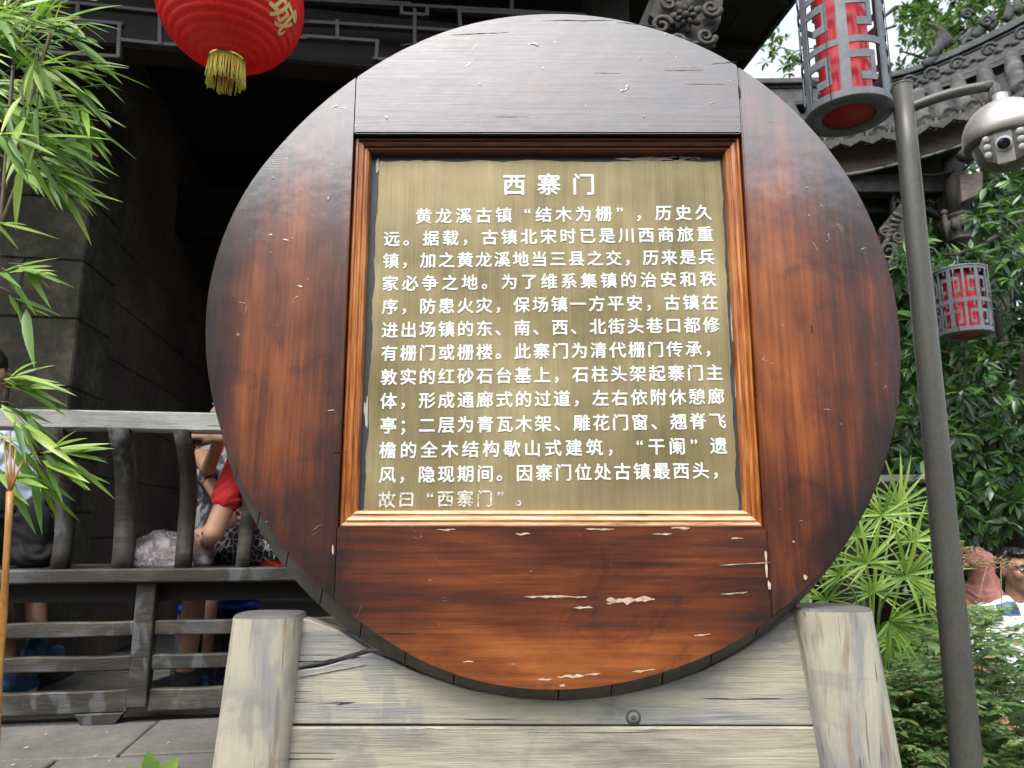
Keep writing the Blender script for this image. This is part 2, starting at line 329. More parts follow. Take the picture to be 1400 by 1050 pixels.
def leafmat(name, stops, trans=.35, rough=.38, gloss=.5):
    m = N(name); gi = m.n.new("ShaderNodeNewGeometry"); oi = m.n.new("ShaderNodeObjectInfo")
    r = m.mt('FRACT', m.mt('ADD', gi.outputs['Random Per Island'], oi.outputs['Random']))
    k = m.noise(1.6, (1, 1, 1), 2); f = m.mt('ADD', m.mt('MULTIPLY', r, .8), m.mt('MULTIPLY', k, .2))
    c = m.ramp(f, stops); m.set(Base_Color=c, Roughness=rough); m.b.inputs['Specular IOR Level'].default_value = gloss
    tr = m.n.new("ShaderNodeBsdfTranslucent"); m.l.new(m.mix(1, c, (1.0, 1.0, .45), 'MULTIPLY'), tr.inputs[0])
    mx = m.n.new("ShaderNodeMixShader"); mx.inputs[0].default_value = trans
    m.l.new(m.b.outputs[0], mx.inputs[1]); m.l.new(tr.outputs[0], mx.inputs[2]); m.l.new(mx.outputs[0], m.n["Material Output"].inputs[0])
    return m.m
M_bam = leafmat("bamboo_leaf", [(.0, (.07, .17, .035)), (.35, (.14, .30, .05)), (.7, (.28, .46, .08)), (.93, (.46, .60, .13)), (.97, (.50, .42, .14)), (1, (.42, .26, .12))], .4)
M_palm = leafmat("fan_palm_leaf", [(.0, (.12, .25, .04)), (.5, (.27, .46, .08)), (1, (.46, .62, .15))], .35)
M_leafd = leafmat("glossy_dark_leaf", [(.0, (.015, .05, .017)), (.5, (.035, .10, .028)), (.8, (.08, .19, .04)), (.93, (.22, .36, .07)), (1, (.16, .10, .04))], .3, .32, .6)
M_leafu = leafmat("canopy_leaf", [(.0, (.035, .09, .025)), (.6, (.08, .17, .04)), (1, (.17, .28, .07))], .4)
M_leafb = leafmat("bush_leaf", [(.0, (.06, .14, .05)), (.5, (.14, .26, .08)), (.82, (.26, .38, .13)), (.92, (.38, .20, .12)), (1, (.52, .38, .22))], .35)
M_dry = simple("dry_flower_stem", [(.3, (.30, .20, .10)), (.7, (.50, .38, .22))], 30, rough=.8)
M_cane = simple("orange_bamboo_cane", [(.3, (.10, .045, .012)), (.5, (.32, .15, .03)), (.7, (.42, .25, .07))], 10, (2, 2, 1), rough=.4, bscale=90)
M_twig = simple("twig", [(.3, (.05, .04, .025)), (.7, (.12, .10, .05))], 10)
M_bark = simple("dark_bark", [(.3, (.018, .015, .011)), (.7, (.05, .042, .032))], 8, (3, 3, 1), rough=.9, bump=.7)

# ------------------------------------------------------------------ setting: ground and platform
GZ = -0.25
g = MB().box((-60, -40, GZ - .3), (60, 80, GZ)).build("ground", M_ground); g['kind'] = 'structure'
PZ = atv(150, 990, 3.0).z            # top of the stone platform of the gate
fr = lambda v: W(v.x, v.y, v.z)
plat = MB().box((-7, 2.24, GZ), (1.0, 10.5, PZ - .045), fr).build("platform", M_pave); plat['kind'] = 'structure'
rnd = random.Random(3)
u0 = -4.0; 
for row, (va, vb) in enumerate([(2.22, 2.62), (2.62, 3.04), (3.04, 3.5), (3.5, 4.0), (4.0, 4.6)]):
    u = -3.6 - rnd.random() * .4
    while u < .95:
        ub = min(u + rnd.uniform(.55, .8), 1.0)
        if ub > .8: ub = 1.0
        MB().box((u + .004, va + .004, PZ - .044), (ub - .004, vb - .004, PZ - rnd.uniform(0, .006)), fr).build("paving_slab", M_pave, plat, bevel=.005)
        u = ub

# ------------------------------------------------------------------ THE ROUND SIGN
SY = 1.90
edge_px = [(281,470),(284,400),(310,310),(340,253),(392,190),(440,142),(487,107),(540,73),(600,46),(660,28),(730,20),(800,20),(860,30),(940,55),(1014,93),(1070,135),(1120,187),(1160,240),(1200,320),(1224,400),(1231,470),(1231,540),(1220,600),(1193,680),(1160,740),(1110,800),(1055,845),(980,890),(900,920),(830,937),(755,943),(680,937),(600,915),(530,875),(458,822),(400,760),(350,690),(315,625),(292,550)]
E2 = [(p.x, p.z - 1.6) for p in (at(a, b, SY) for a, b in edge_px)]
cx, cz, R0 = .116, .516, .908
pol = sorted((math.atan2(z - cz, x - cx), math.hypot(x - cx, z - cz)) for x, z in E2)
def rr(t):
    t = (t + math.pi) % (2 * math.pi) - math.pi
    wsum = 0; s = 0
    for a, r in pol:
        d = abs((t - a + math.pi) % (2 * math.pi) - math.pi); k = math.exp(-(d / .16) ** 2); s += k * r; wsum += k
    return s / wsum
ROOT = Vector((cx, SY, 1.6 + cz))
sign = thing("round_signboard", ROOT, "big round red-brown wooden signboard with white Chinese lettering on a square brass plate", "signboard")
NC = 180
ring = [(rr(2 * math.pi * i / NC) * math.cos(2 * math.pi * i / NC), rr(2 * math.pi * i / NC) * math.sin(2 * math.pi * i / NC)) for i in range(NC)]
def clip(poly, nx, nz, d):               # keep nx*x+nz*z<=d
    out = []
    for i in range(len(poly)):
        a, b = poly[i], poly[(i + 1) % len(poly)]; fa = nx * a[0] + nz * a[1] - d; fb = nx * b[0] + nz * b[1] - d
        if fa <= 0: out.append(a)
        if fa * fb < 0: t = fa / (fa - fb); out.append((a[0] + t * (b[0] - a[0]), a[1] + t * (b[1] - a[1])))
    return out
def loc2(px, py, Y=SY): p = at(px, py, Y); return (p.x - cx, p.z - 1.6 - cz)
TL, TR, BR, BL = loc2(487, 185), loc2(1014, 180), loc2(1047, 720), loc2(457, 722)
XL, XR, ZT, ZB = (TL[0] + BL[0]) / 2, (TR[0] + BR[0]) / 2, (TL[1] + TR[1]) / 2, (BL[1] + BR[1]) / 2
gp = .0012; TH = .055
pieces = [("plank", M_side, clip(ring, 1, 0, XL - gp), "left upright plank, orange-brown with dark stains"),
          ("plank", M_side, clip(ring, -1, 0, -(XR + gp)), "right upright plank, orange-brown with a dark outer edge"),
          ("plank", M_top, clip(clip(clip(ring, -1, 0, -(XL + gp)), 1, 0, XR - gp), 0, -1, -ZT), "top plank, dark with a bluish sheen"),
          ("plank", M_bot, clip(clip(clip(ring, -1, 0, -(XL + gp)), 1, 0, XR - gp), 0, 1, ZB), "bottom plank, red-brown with pale chips")]
for i, (nm, mt_, poly, lb) in enumerate(pieces):
    dz = [0, .0008, -.002, -.0015][i]
    # jitter the outline and make the front subtly uneven
    o = MB().prism([ROOT + Vector((x, dz, z)) for x, z in poly], Vector((0, TH, 0))).build(nm, mt_, sign, bevel=.0035, seg=2); o['label'] = lb
# rim segments behind, dropped a little
DROP = .030; RB = .012
NS = 44
for i in range(NS):
    a0 = 2 * math.pi * i / NS; a1 = 2 * math.pi * (i + 1) / NS - .004
    mb = MB(); vs = []
    for k in range(5):
        t = a0 + (a1 - a0) * k / 4; r1 = rr(t) - .006; r2 = R0 + RB; r3 = R0 - .12
        c2 = Vector((0, 0, -DROP))
        d = Vector((math.cos(t), 0, math.sin(t)))
        vs += [ROOT + d * r1 + Vector((0, .006, 0)), ROOT + c2 + d * r2 + Vector((0, TH + .004, 0)), ROOT + c2 + d * r2 + Vector((0, .105, 0)), ROOT + c2 + d * r3 + Vector((0, .105, 0)), ROOT + d * (r1 - .1) + Vector((0, TH + .004, 0))]
    fs = []
    for k in range(4):
        for j in range(5): fs.append((k * 5 + j, k * 5 + (j + 1) % 5, (k + 1) * 5 + (j + 1) % 5, (k + 1) * 5 + j))
    fs += [(0, 1, 2, 3, 4), (24, 23, 22, 21, 20)]
    mb.add(vs, fs).build("rim_segment", M_rim, sign)
# backing panel
MB().prism([ROOT + Vector((x * .93, .062, z * .93 - .01)) for x, z in ring[::4]], Vector((0, .02, 0))).build("backing_panel", M_dark, sign)
# moulding: profile (inset from opening, depth behind front)
prof = [(0, .052), (0, .022), (.004, .017), (.009, .017), (.011, .023), (.015, .023), (.017, .018), (.024, .021), (.026, .028), (.031, .028), (.033, .024), (.038, .029), (.041, .045), (.041, .052)]
q = [Vector((XL, 0, ZT)), Vector((XR, 0, ZT)), Vector((XR, 0, ZB)), Vector((XL, 0, ZB))]
for (a, b, mat_, lb) in ((0, 1, M_mo_t, 'top moulding strip, darker brown with the recess shade painted in'), (1, 2, M_mo_v, None), (2, 3, M_mo_b, "bottom moulding strip, paler with the light it catches painted in"), (3, 0, M_mo_v, None)):
    A, B = q[a], q[b]; cen = Vector(((XL + XR) / 2, 0, (ZT + ZB) / 2)); vs = []
    for P_ in (A, B):
        sx = 1 if P_.x < cen.x else -1; szz = 1 if P_.z < cen.z else -1
        for t, d in prof: vs.append(ROOT + Vector((P_.x + sx * (t + .001), d, P_.z + szz * (t + .001))))
    n = len(prof); fs = [(i, i + 1, n + i + 1, n + i) for i in range(n - 1)] + [(n - 1, 0, n, 2 * n - 1), list(range(n)), list(range(2 * n - 1, n - 1, -1))]
    o = MB().add(vs, fs).build("moulding_strip", mat_, sign)
    if lb: o['label'] = lb
# nails along the rim
nm_ = MB().lathe([(.0001, .004), (.004, .0035), (.0065, .001), (.007, 0)], (0, 0, 0), 10, axis=(0, -1, 0)).build("nail", M_rim, sign); nm_.location = (ROOT.x * 0 - .86, -.0005, .03)
rn = random.Random(5)
for s0, a0, a1, k in ((1, -62, 40, 17), (-1, -55, 42, 15)):
    for i in range(k):
        t = rad(a0 + (a1 - a0) * (i + rn.uniform(-.25, .25)) / (k - 1)); r = rr(t if s0 > 0 else math.pi - t) - rn.uniform(.022, .04)
        o = bpy.data.objects.new("nail", nm_.data); COL.objects.link(o); o.parent = sign
        o.location = (s0 * math.cos(t) * r, -.0005, math.sin(t) * r)
# chips of bare wood and cracks, placed where the photograph has them
def patch_outline(px, py, wpx, hpx, ang, rn, Y, n=40):
    c = at(px, py, Y); sx = wpx * 1.9 / F * .5; sz = hpx * 1.9 / F * .5; pts = []; ph = rn.random() * 50
    for i in range(n):
        t = 2 * math.pi * i / n; x = math.cos(t) * sx; xx = abs(math.cos(t)); k = max(.12, .55 + 1.3 * noise.noise(Vector((x * 55 + ph, 9.7 * (math.sin(t) > 0), ph))) + .5 * noise.noise(Vector((x * 190 + ph, 5.7 * (math.sin(t) > 0), 1)))); z = math.sin(t) * sz * k
        pts.append(Vector((c.x + x * math.cos(ang) - z * math.sin(ang), Y, c.z + x * math.sin(ang) + z * math.cos(ang))))
    return pts
rn = random.Random(12)
for a in ((760,816,84,5,0),(862,820,64,11,.03),(840,824,20,4,.1),(798,831,26,4,0),(1018,771,70,1.6,.05),(1004,811,36,3,.08),(1052,800,4,26,.04),(1048,778,3,30,0),(1047,755,3,16,0),
          (780,925,34,5,.02),(745,929,18,4,.02),(880,917,30,3,.1),(769,938,7,6,0),(810,922,22,3,.1),(1008,736,16,3,0),(640,905,14,2,0),(1085,740,3,6,.2),(1102,790,5,7,.3),
          (700,908,9,2,0),(960,868,22,2,.1),(715,730,20,3,0),(455,752,2.5,20,0),(1000,110,16,1.5,.1),(932,92,50,1.2,.02),(905,730,30,3,0),(930,722,26,4,0),(820,723,40,3,0),(610,724,26,3,0)):
    MB().prism(patch_outline(*a, rn, SY - .0026), Vector((0, .0035, 0))).build("bare_wood_chip", M_bare, sign)
for a in ((540,866,60,1.6,0),(655,46,90,1.6,.05),(790,28,110,2.2,.0),(870,33,60,2.5,-.1),(935,96,60,1.8,.03),(965,115,60,1.5,0),(990,86,40,2,.1),(1012,130,1.8,60,.05),(830,100,40,1.2,-.03),(1110,445,1.2,30,0),(465,618,18,1.2,0),(700,160,50,1,0),(560,60,30,1.4,.2)):
    MB().prism(patch_outline(*a, rn, SY - .0024), Vector((0, .003, 0))).build("crack", M_gap, sign)
# sealant sheet, brass plate with ragged edge, filler
PYL = SY + .046
pT, pB = at(750, 214, PYL).z, at(750, 708, PYL).z
pLt, pRt, pLb, pRb = at(506, 214, PYL).x, at(992, 210, PYL).x, at(486, 708, PYL).x, at(1017, 705, PYL).x
sx0, sx1 = min(pLt, pLb) - .03, max(pRt, pRb) + .03
MB().box((sx0, PYL + .004, pB - .03), (sx1, PYL + .012, pT + .03)).build("sealant", M_seal, sign)
rn = random.Random(4)
ragged = []
def edge(p, q_, amp, n):
    for i in range(n):
        t = i / n; P_ = p.lerp(q_, t); nn = Vector((q_.z - p.z, 0, p.x - q_.x)).normalized()
        ragged.append(P_ + nn * (amp * (noise.noise(P_ * 14) + .5 * noise.noise(P_ * 45))))
c1, c2, c3, c4 = at(519, 221, PYL), at(985, 220, PYL), at(1009, 699, PYL), at(497, 703, PYL)
for a, b, am in ((c1, c2, .006), (c2, c3, .006), (c3, c4, .002), (c4, c1, .005)): edge(a, b, am, 60)
plate = MB().prism(ragged, Vector((0, .003, 0))).build("brass_plate", M_plate, sign)
mb = MB()
for a in ((900,217,130,6,0),(930,216,60,8,0),(1003,440,8,300,-.045),(516,229,5,22,0),(500,560,6,130,.03)):
    MB().prism(patch_outline(*a, rn, PYL + .0015), Vector((0, .002, 0))).build("filler", M_sealw, sign)
# lettering
LINES = [("西寨门", 703, 252.6, 798, 252, 33, 0), ("黄龙溪古镇“结木为栅”，历史久", 579.4, 295.7, 961.7, 290.5, 23.2, 0),
 ("远。据载，古镇北宋时已是川西商旅重", 535.7, 326.6, 963.7, 320, 23.2, 0), ("镇，加之黄龙溪地当三县之交，历来是兵", 534.6, 356.6, 965.7, 351.4, 23, 0),
 ("家必争之地。为了维系集镇的治安和秩", 533.7, 387.7, 968, 381.4, 23.2, 0), ("序，防患火灾，保场镇一方平安，古镇在", 533.4, 419.4, 970.3, 413, 23.2, 0),
 ("进出场镇的东、南、西、北街头巷口都修", 533, 451.4, 972.3, 444, 23.4, 0), ("有栅门或栅楼。此寨门为清代栅门传承，", 532.4, 483, 974.4, 476.8, 23.4, 0),
 ("敦实的红砂石台基上，石柱头架起寨门主", 531.8, 515.7, 976.9, 509.4, 23.6, 0), ("体，形成通廊式的过道，左右依附休憩廊", 531.3, 548.3, 979.1, 542, 23.6, 0),
 ("亭；二层为青瓦木架、雕花门窗、翘脊飞", 531, 582, 980.7, 575.7, 23.8, 0), ("檐的全木结构歇山式建筑，“干阑”遗", 530.2, 615.7, 982.4, 609.4, 24, 0),
 ("风，隐现期间。因寨门位处古镇最西头，", 529.6, 649.4, 984.8, 643, 24, 0), ("故曰“西寨门”。", 529, 683, 716, 681, 24, 1)]
glyphs = {}
def glyph(ch, bold=0):
    k = (ch, bold)
    if k not in glyphs:
        cu = bpy.data.curves.new("g", 'FONT'); cu.body = ch; cu.offset = bold; cu.resolution_u = 2; cu.extrude = 0
        ob = bpy.data.objects.new("g", cu); COL.objects.link(ob); dg = bpy.context.evaluated_depsgraph_get()
        me = bpy.data.meshes.new_from_object(ob.evaluated_get(dg))
        V0 = [v.co.copy() for v in me.vertices]; F0 = [list(p.vertices) for p in me.polygons]; VV = []; FF = []
        for j, (dx, dy) in enumerate(((0, 0), (.017, .006), (-.017, -.006), (.006, -.017), (-.006, .017))):   # bold: five copies, each a hair in front of the last
            b_ = len(VV); VV += [v + Vector((dx, dy, .002 * j)) for v in V0]; FF += [[b_ + i for i in f] for f in F0]
        glyphs[k] = (VV, FF)
        bpy.data.objects.remove(ob); bpy.data.meshes.remove(me)
    return glyphs[k]
for s_, x0, y0, x1, y1, em, fade in LINES:
    n = len(s_)
    for i, ch in enumerate(s_):
        mb = MB()
        t = i / (n - 1); px = x0 + (x1 - x0) * t; py = y0 + (y1 - y0) * t
        c = at(px, py, PYL - .0012); e = em * (c - EYE).dot(ray(700, 525).normalized()) / F
        vs, fs = glyph(ch)
        if not vs: continue
        if ch in "“”":
            mx = (min(v.x for v in vs) + max(v.x for v in vs)) / 2; ox = mx + (-.22 if ch == "“" else .22); oz = max(v.y for v in vs) - .38
            k = e * 1.0
        else: ox, oz, k = .5, .37, e
        mb.add([Vector((c.x + (v.x - ox) * k, c.y - v.z * k, c.z + (v.y - oz) * k)) for v in vs], fs)
        mb.build("character", M_txt2 if fade else M_txt, sign, fix=False, kind=None)

# ------------------------------------------------------------------ stand
stand = thing("sign_stand", (.1, 2.0, GZ), "pale weathered wooden stand of two posts and boards under the round sign", "stand")
BY = SY + .062
def bpoly(pxs, Y): return [at(a, b, Y) for a, b in pxs]
cut = [(480,890),(540,906),(570,920),(640,943),(710,955),(770,958),(840,951),(900,938),(960,918),(1010,893),(1050,866),(1088,836)]
up = bpoly([(395,990),(402,918)], BY) + bpoly([(440,912),(507,893)], BY) + bpoly(cut[1:], BY) + bpoly([(1098,840),(1118,992)], BY)
MB().prism(up, Vector((0, .05, 0))).build("board", M_board, stand, bevel=.003)['label'] = "upper board with a curved cut-out for the disc"
MB().prism(bpoly([(402,914),(403,844),(424,848),(462,862),(503,888),(438,908)], BY + .004), Vector((0, .05, 0))).build("board_fragment", M_board, stand, bevel=.003)
MB().prism([at(382,1120,BY - .003), at(385,994,BY - .003), at(1122,994,BY - .003), at(1140,1120,BY - .003)], Vector((0, .05, 0))).build("board", M_board2, stand, bevel=.004)['label'] = "lower board with open grey grain"
zl = at(385, 1124, BY).z
MB().box((-.72, BY - .002, zl - .28), (.93, BY + .048, zl), None).build("board", M_board2, stand, bevel=.004)
MB().box((-.74, BY, zl - .60), (.95, BY + .05, zl - .285), None).build("board", M_board, stand, bevel=.004)
def oct_post(top_l, top_r, bot_l, bot_r, Y, mat_, name="post", slant=0):
    a, b = at(*top_l, Y), at(*top_r, Y); c, d = at(*bot_l, Y), at(*bot_r, Y)
    tz = (a.z + b.z) / 2; k = (tz - GZ) / (tz - c.z)
    c = a + (c - a) * ((a.z - GZ) / (a.z - c.z)); d = b + (d - b) * ((b.z - GZ) / (b.z - d.z))
    vs = []; n = 20; L = 10
    for i in range(L + 1):
        t = i / L; l = a.lerp(c, t); r = b.lerp(d, t); w_ = (r.x - l.x) / 2; m_ = (l + r) / 2
        for j in range(n):
            q_ = 2 * math.pi * j / n + .15; cc, ss = math.cos(q_), math.sin(q_); p_ = .62
            k2 = 1 + .006 * noise.noise(Vector((cc * 2, ss * 2, t * 6 + a.x)))
            vs.append(Vector((m_.x + w_ * math.copysign(abs(cc) ** p_, cc) * k2, m_.y + .04 + w_ * .9 * math.copysign(abs(ss) ** p_, ss) * k2, m_.z + (slant * cc if i == 0 else 0) * w_)))
    fs = [(i * n + j, i * n + (j + 1) % n, (i + 1) * n + (j + 1) % n, (i + 1) * n + j) for i in range(L) for j in range(n)]
    o = MB().add(vs, fs, True).build(name, mat_, stand)
    top = MB().add([v + Vector((0, 0, .0)) for v in vs[:n]] + [v + Vector((0, 0, .006)) - (v - (a + b) / 2) * .05 for v in vs[:n]], [list(range(n, 2 * n))] + [(j, (j + 1) % n, n + (j + 1) % n, n + j) for j in range(n)]).build("post_top", M_postend, o if False else stand)
    return o
oct_post((317, 842), (409, 846), (287, 1060), (389, 1060), BY - .03, M_post)['label'] = "left post with plain pale face"
oct_post((1090, 836), (1193, 833), (1128, 1060), (1236, 1060), BY - .03, M_post)['label'] = "right post with brown streaks"
mb = MB()
rn = random.Random(9)
for a in ((452,903,80,2.5,.12),(470,962,20,1.5,.12),(455,918,90,1.2,.18)):
    MB().prism(patch_outline(*a, rn, BY - .0015), Vector((0, .003, 0))).build("crack", M_gap, stand)
for kr, km in ((.019, M_postend), (.013, M_board), (.006, M_postend)): MB().lathe([(.0001, .0012 - kr * .02), (kr, .001 - kr * .02), (kr * 1.05, -.003)], at(866, 981, BY), 18, axis=(0, -1, 0)).build("knot", km, stand)

# ------------------------------------------------------------------ bench railing of the gate
VB = 3.0; VT = 2.84
def zz(py, v, px=190): return atv(px, py, v).z
bench = thing("railing_bench", W(-1.4, VB, PZ), "long grey wooden bench with curved backrest on the stone platform beside the sign", "bench")
def uu(px, py, v): return atv(px, py, v).dot(BU)
ztop0, ztop1 = zz(562, VT), zz(588, VT)
uL, uR = -3.2, .55
def wavy(u, amp=.004, s=3): return amp * noise.noise(Vector((u * s, 3.1, 0)))
def beam(ua, ub, v0, v1, z0, z1, mat_, nm, par, bev=.006, n=12):
    vs = []
    for i in range(n + 1):
        u = ua + (ub - ua) * i / n; d = wavy(u + z0 * 7); e = wavy(u * 1.7 + z1 * 5 + 9)
        for (v, z) in ((v0 + d, z0 + d), (v1, z0 + d), (v1, z1 + e), (v0 + e, z1 + e)): vs.append(W(u, v, z))
    fs = [(i * 4 + j, i * 4 + (j + 1) % 4, (i + 1) * 4 + (j + 1) % 4, (i + 1) * 4 + j) for i in range(n) for j in range(4)] + [(0, 1, 2, 3), (n * 4 + 3, n * 4 + 2, n * 4 + 1, n * 4)]
    return MB().add(vs, fs).build(nm, mat_, par, bevel=bev)
beam(uL, uR, VT, VT + .09, ztop1, ztop0, M_rail, "top_rail", bench)
zs0, zs1 = zz(797, VB - .03), zz(778, VB - .03)
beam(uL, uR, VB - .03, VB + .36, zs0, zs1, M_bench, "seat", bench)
for i, (pa, pb) in enumerate([(-60,-32),(62,90),(146,180),(236,262),(322,345),(410,436)]):
    ua, ub = uu(pa, 690, 2.93), uu(pb, 690, 2.93)
    path = []
    for k in range(9):
        t = k / 8; z = zs1 + (ztop1 - zs1) * t + (.004 if k == 8 else 0)
        v = VB + .02 - .02 * t + .036 * math.sin(math.pi * (t * 1.15 - .1)) - .15 * t ** 2.2
        path.append((v, z))
    vs = []
    for k, (v, z) in enumerate(path):
        sh = .012 * math.sin(k * .8 + i)
        for (du, dv) in ((.12, -.024), (.88, -.024), (.88, .026), (.12, .026)): vs.append(W(ua + (ub - ua) * du + sh * .4, v + dv, z))
    fs = [(k * 4 + j, k * 4 + (j + 1) % 4, (k + 1) * 4 + (j + 1) % 4, (k + 1) * 4 + j) for k in range(8) for j in range(4)] + [(0, 1, 2, 3), (35, 34, 33, 32)]
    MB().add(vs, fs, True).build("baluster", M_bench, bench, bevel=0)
beam(uL, uR, VB + .05, VB + .12, zz(822, VB + .05), zs0, M_dark, "under_beam", bench, 0)  # near-black beam: the shadow under the seat put into its colour
pz0 = zz(968, VB)
posts = []
for pa, pb in ((-190, -160), (178, 205), (560, 590)):
    ua, ub = uu(pa, 900, VB), uu(pb, 900, VB); posts.append((ua, ub))
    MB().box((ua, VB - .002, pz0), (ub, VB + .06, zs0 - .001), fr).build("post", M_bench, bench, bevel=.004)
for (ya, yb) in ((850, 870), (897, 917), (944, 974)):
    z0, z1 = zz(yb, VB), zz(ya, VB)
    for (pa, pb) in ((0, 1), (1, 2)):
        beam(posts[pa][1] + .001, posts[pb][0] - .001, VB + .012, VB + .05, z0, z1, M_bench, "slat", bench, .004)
for pa, pb in ((100, 168), (420, 480)):
    ua, ub = uu(pa, 975, VB), uu(pb, 975, VB); z1 = zz(974, VB) - .001; z0 = PZ - .004; w_ = (ub - ua) * .16
    MB().prism([W(ua, VB + .005, z1), W(ub, VB + .005, z1), W(ub - w_, VB + .005, z0), W(ua + w_, VB + .005, z0)], BV * .055).build("foot", M_bench, bench, bevel=.003)

# ------------------------------------------------------------------ gate building
gate = thing("timber_gate_building", W(-1, 4, PZ), "dark old timber gate tower with stone walls and fretwork behind the sign", "building")
# stone pillar on the left (front faces the street)
PV = 3.62
uP = uu(106, 445, PV)
cz_ = [zz(y, PV, 60) for y in (700, 622, 528, 434, 354, 268, 175, 70, -50)]
zl_ = [PZ] + [z for z in cz_ if z > PZ + .1]
zl_ += [zl_[-1] + .35 * k for k in range(1, 3)]
rn = random.Random(21)
for k in range(len(zl_) - 1):
    sp = -.26 - (.12 if k % 2 else 0)
    for (a, b) in ((uP - .62, uP + sp), (uP + sp, uP)):
        MB().box((a + .0018, PV + rn.uniform(0, .006), zl_[k] + .0018), (b - .0018, PV + .42, zl_[k + 1] - .0018), fr).build("stone_block", M_stone2, gate, bevel=.006, seg=2)
# receding stone wall behind it, courses running into the passage
v = PV + .43; seg = []
cour = [PZ]
while cour[-1] < 4.15: cour.append(min(cour[-1] + .31, 4.2))
for k in range(len(cour) - 1):
    v = PV + .42 - (.3 if k % 2 else 0)
    while v < 7.9:
        vb = min(v + rn.uniform(.55, .8), 7.9)
        if vb > 7.6: vb = 7.9
        va = max(v, PV + .43)
        if vb - va > .05:
            MB().box((uP - .45, va + .0015, cour[k] + .0015), (uP - .02 - rn.uniform(0, .005), vb - .0015, cour[k + 1] - .0015), fr).build("stone_block", M_stone, gate, bevel=.005)
        v = vb
# far wall left of the pillar & back wall: vertical dark boards
for i in range(40):
    ua = -6.9 + i * .2
    if ua > 1.0: break
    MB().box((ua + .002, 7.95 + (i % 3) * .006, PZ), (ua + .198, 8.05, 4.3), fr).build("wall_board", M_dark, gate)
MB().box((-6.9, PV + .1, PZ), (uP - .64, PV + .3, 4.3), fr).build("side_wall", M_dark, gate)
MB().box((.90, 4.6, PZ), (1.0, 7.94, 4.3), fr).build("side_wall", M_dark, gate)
# dark inner screen: the room beyond the passage
CE = 4.25
pe = ray(1080, 0); te = (CE - 1.6) / pe.z; pE = EYE + pe * te; uE = pE.dot(BU)
for i in range(60):
    ub = uE - i * .22; ua = ub - .216
    if ub < -7: break
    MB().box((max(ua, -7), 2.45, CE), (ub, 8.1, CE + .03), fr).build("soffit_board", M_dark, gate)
MB().box((-7, 2.42, CE - .02), (uE + .02, 2.448, CE + .16), fr).build("eave_board", M_lat, gate, bevel=.004)
MB().box((uE + .002, 2.45, CE - .02), (uE + .03, 8.1, CE + .16), fr).build("eave_board", M_lat, gate, bevel=.004)
for i in range(14):
    vv = 2.7 + i * .4
    MB().box((-6.9, vv, CE - .07), (uE - .04, vv + .06, CE - .001), fr).build("rafter", M_dark, gate)
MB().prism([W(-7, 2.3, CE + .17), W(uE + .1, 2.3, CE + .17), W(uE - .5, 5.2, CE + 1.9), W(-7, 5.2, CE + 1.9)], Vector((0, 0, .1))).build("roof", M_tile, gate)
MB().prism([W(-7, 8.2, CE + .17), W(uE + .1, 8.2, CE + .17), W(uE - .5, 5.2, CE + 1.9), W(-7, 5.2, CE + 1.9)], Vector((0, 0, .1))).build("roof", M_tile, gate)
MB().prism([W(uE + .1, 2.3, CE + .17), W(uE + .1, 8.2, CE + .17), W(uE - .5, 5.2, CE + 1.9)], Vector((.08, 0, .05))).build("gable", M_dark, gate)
# long tie beam and front lintel above the lattice
MB().box((-7, 3.12, 3.62), (.9, 3.26, 3.9), fr).build("lintel", M_dark, gate, bevel=.01)
MB().box((-7, 5.0, 3.5), (.9, 5.2, 3.85), fr).build("tie_beam", M_dark, gate, bevel=.01)
# column with a stone-grey upper part
uc0, uc1 = uu(803, 12, 3.1), uu(868, 12, 3.1)
MB().tube([W((uc0 + uc1) / 2, 3.2, PZ), W((uc0 + uc1) / 2, 3.2, CE)], (uc1 - uc0) / 2, 20).build("column", M_colst, gate)
# fretwork
LV = 2.95
segs = [((106,3),(213,14)),((106,3),(104,50)),((106,26),(165,31)),((163,31),(161,76)),((34,68),(161,76)),((165,53),(222,59)),((218,20),(218,58)),((42,10),(36,68)),((0,-2),(106,3)),
 ((416,28),(630,41)),((416,48),(516,55)),((516,55),(514,79)),((512,79),(560,82)),((567,13),(567,82)),((549,17),(584,19)),((549,8),(549,17)),((584,10),(584,19)),((418,-2),(800,19)),((461,28),(461,51)),((630,41),(628,10)),((630,14),(760,20)),((380,-8),(560,4)),
 ((700,18),(700,-20)),((240,14),(420,28)),((222,59),(300,64)),((300,30),(300,64)),((0,60),(36,68)),((300,45),(418,50)),((340,-10),(340,45))]
for (a, b) in segs:
    A, B = atv(*a, LV), atv(*b, LV); d = (B - A).normalized(); n_ = d.cross(BV).normalized() * .0085
    A -= d * .008; B += d * .008
    dv = BV * (0.0 if abs(d.z) > .5 else .002)
    MB().prism([A + n_ + dv, B + n_ + dv, B - n_ + dv, A - n_ + dv], BV * .03).build("fretwork_strip", M_lat, gate, bevel=.002)
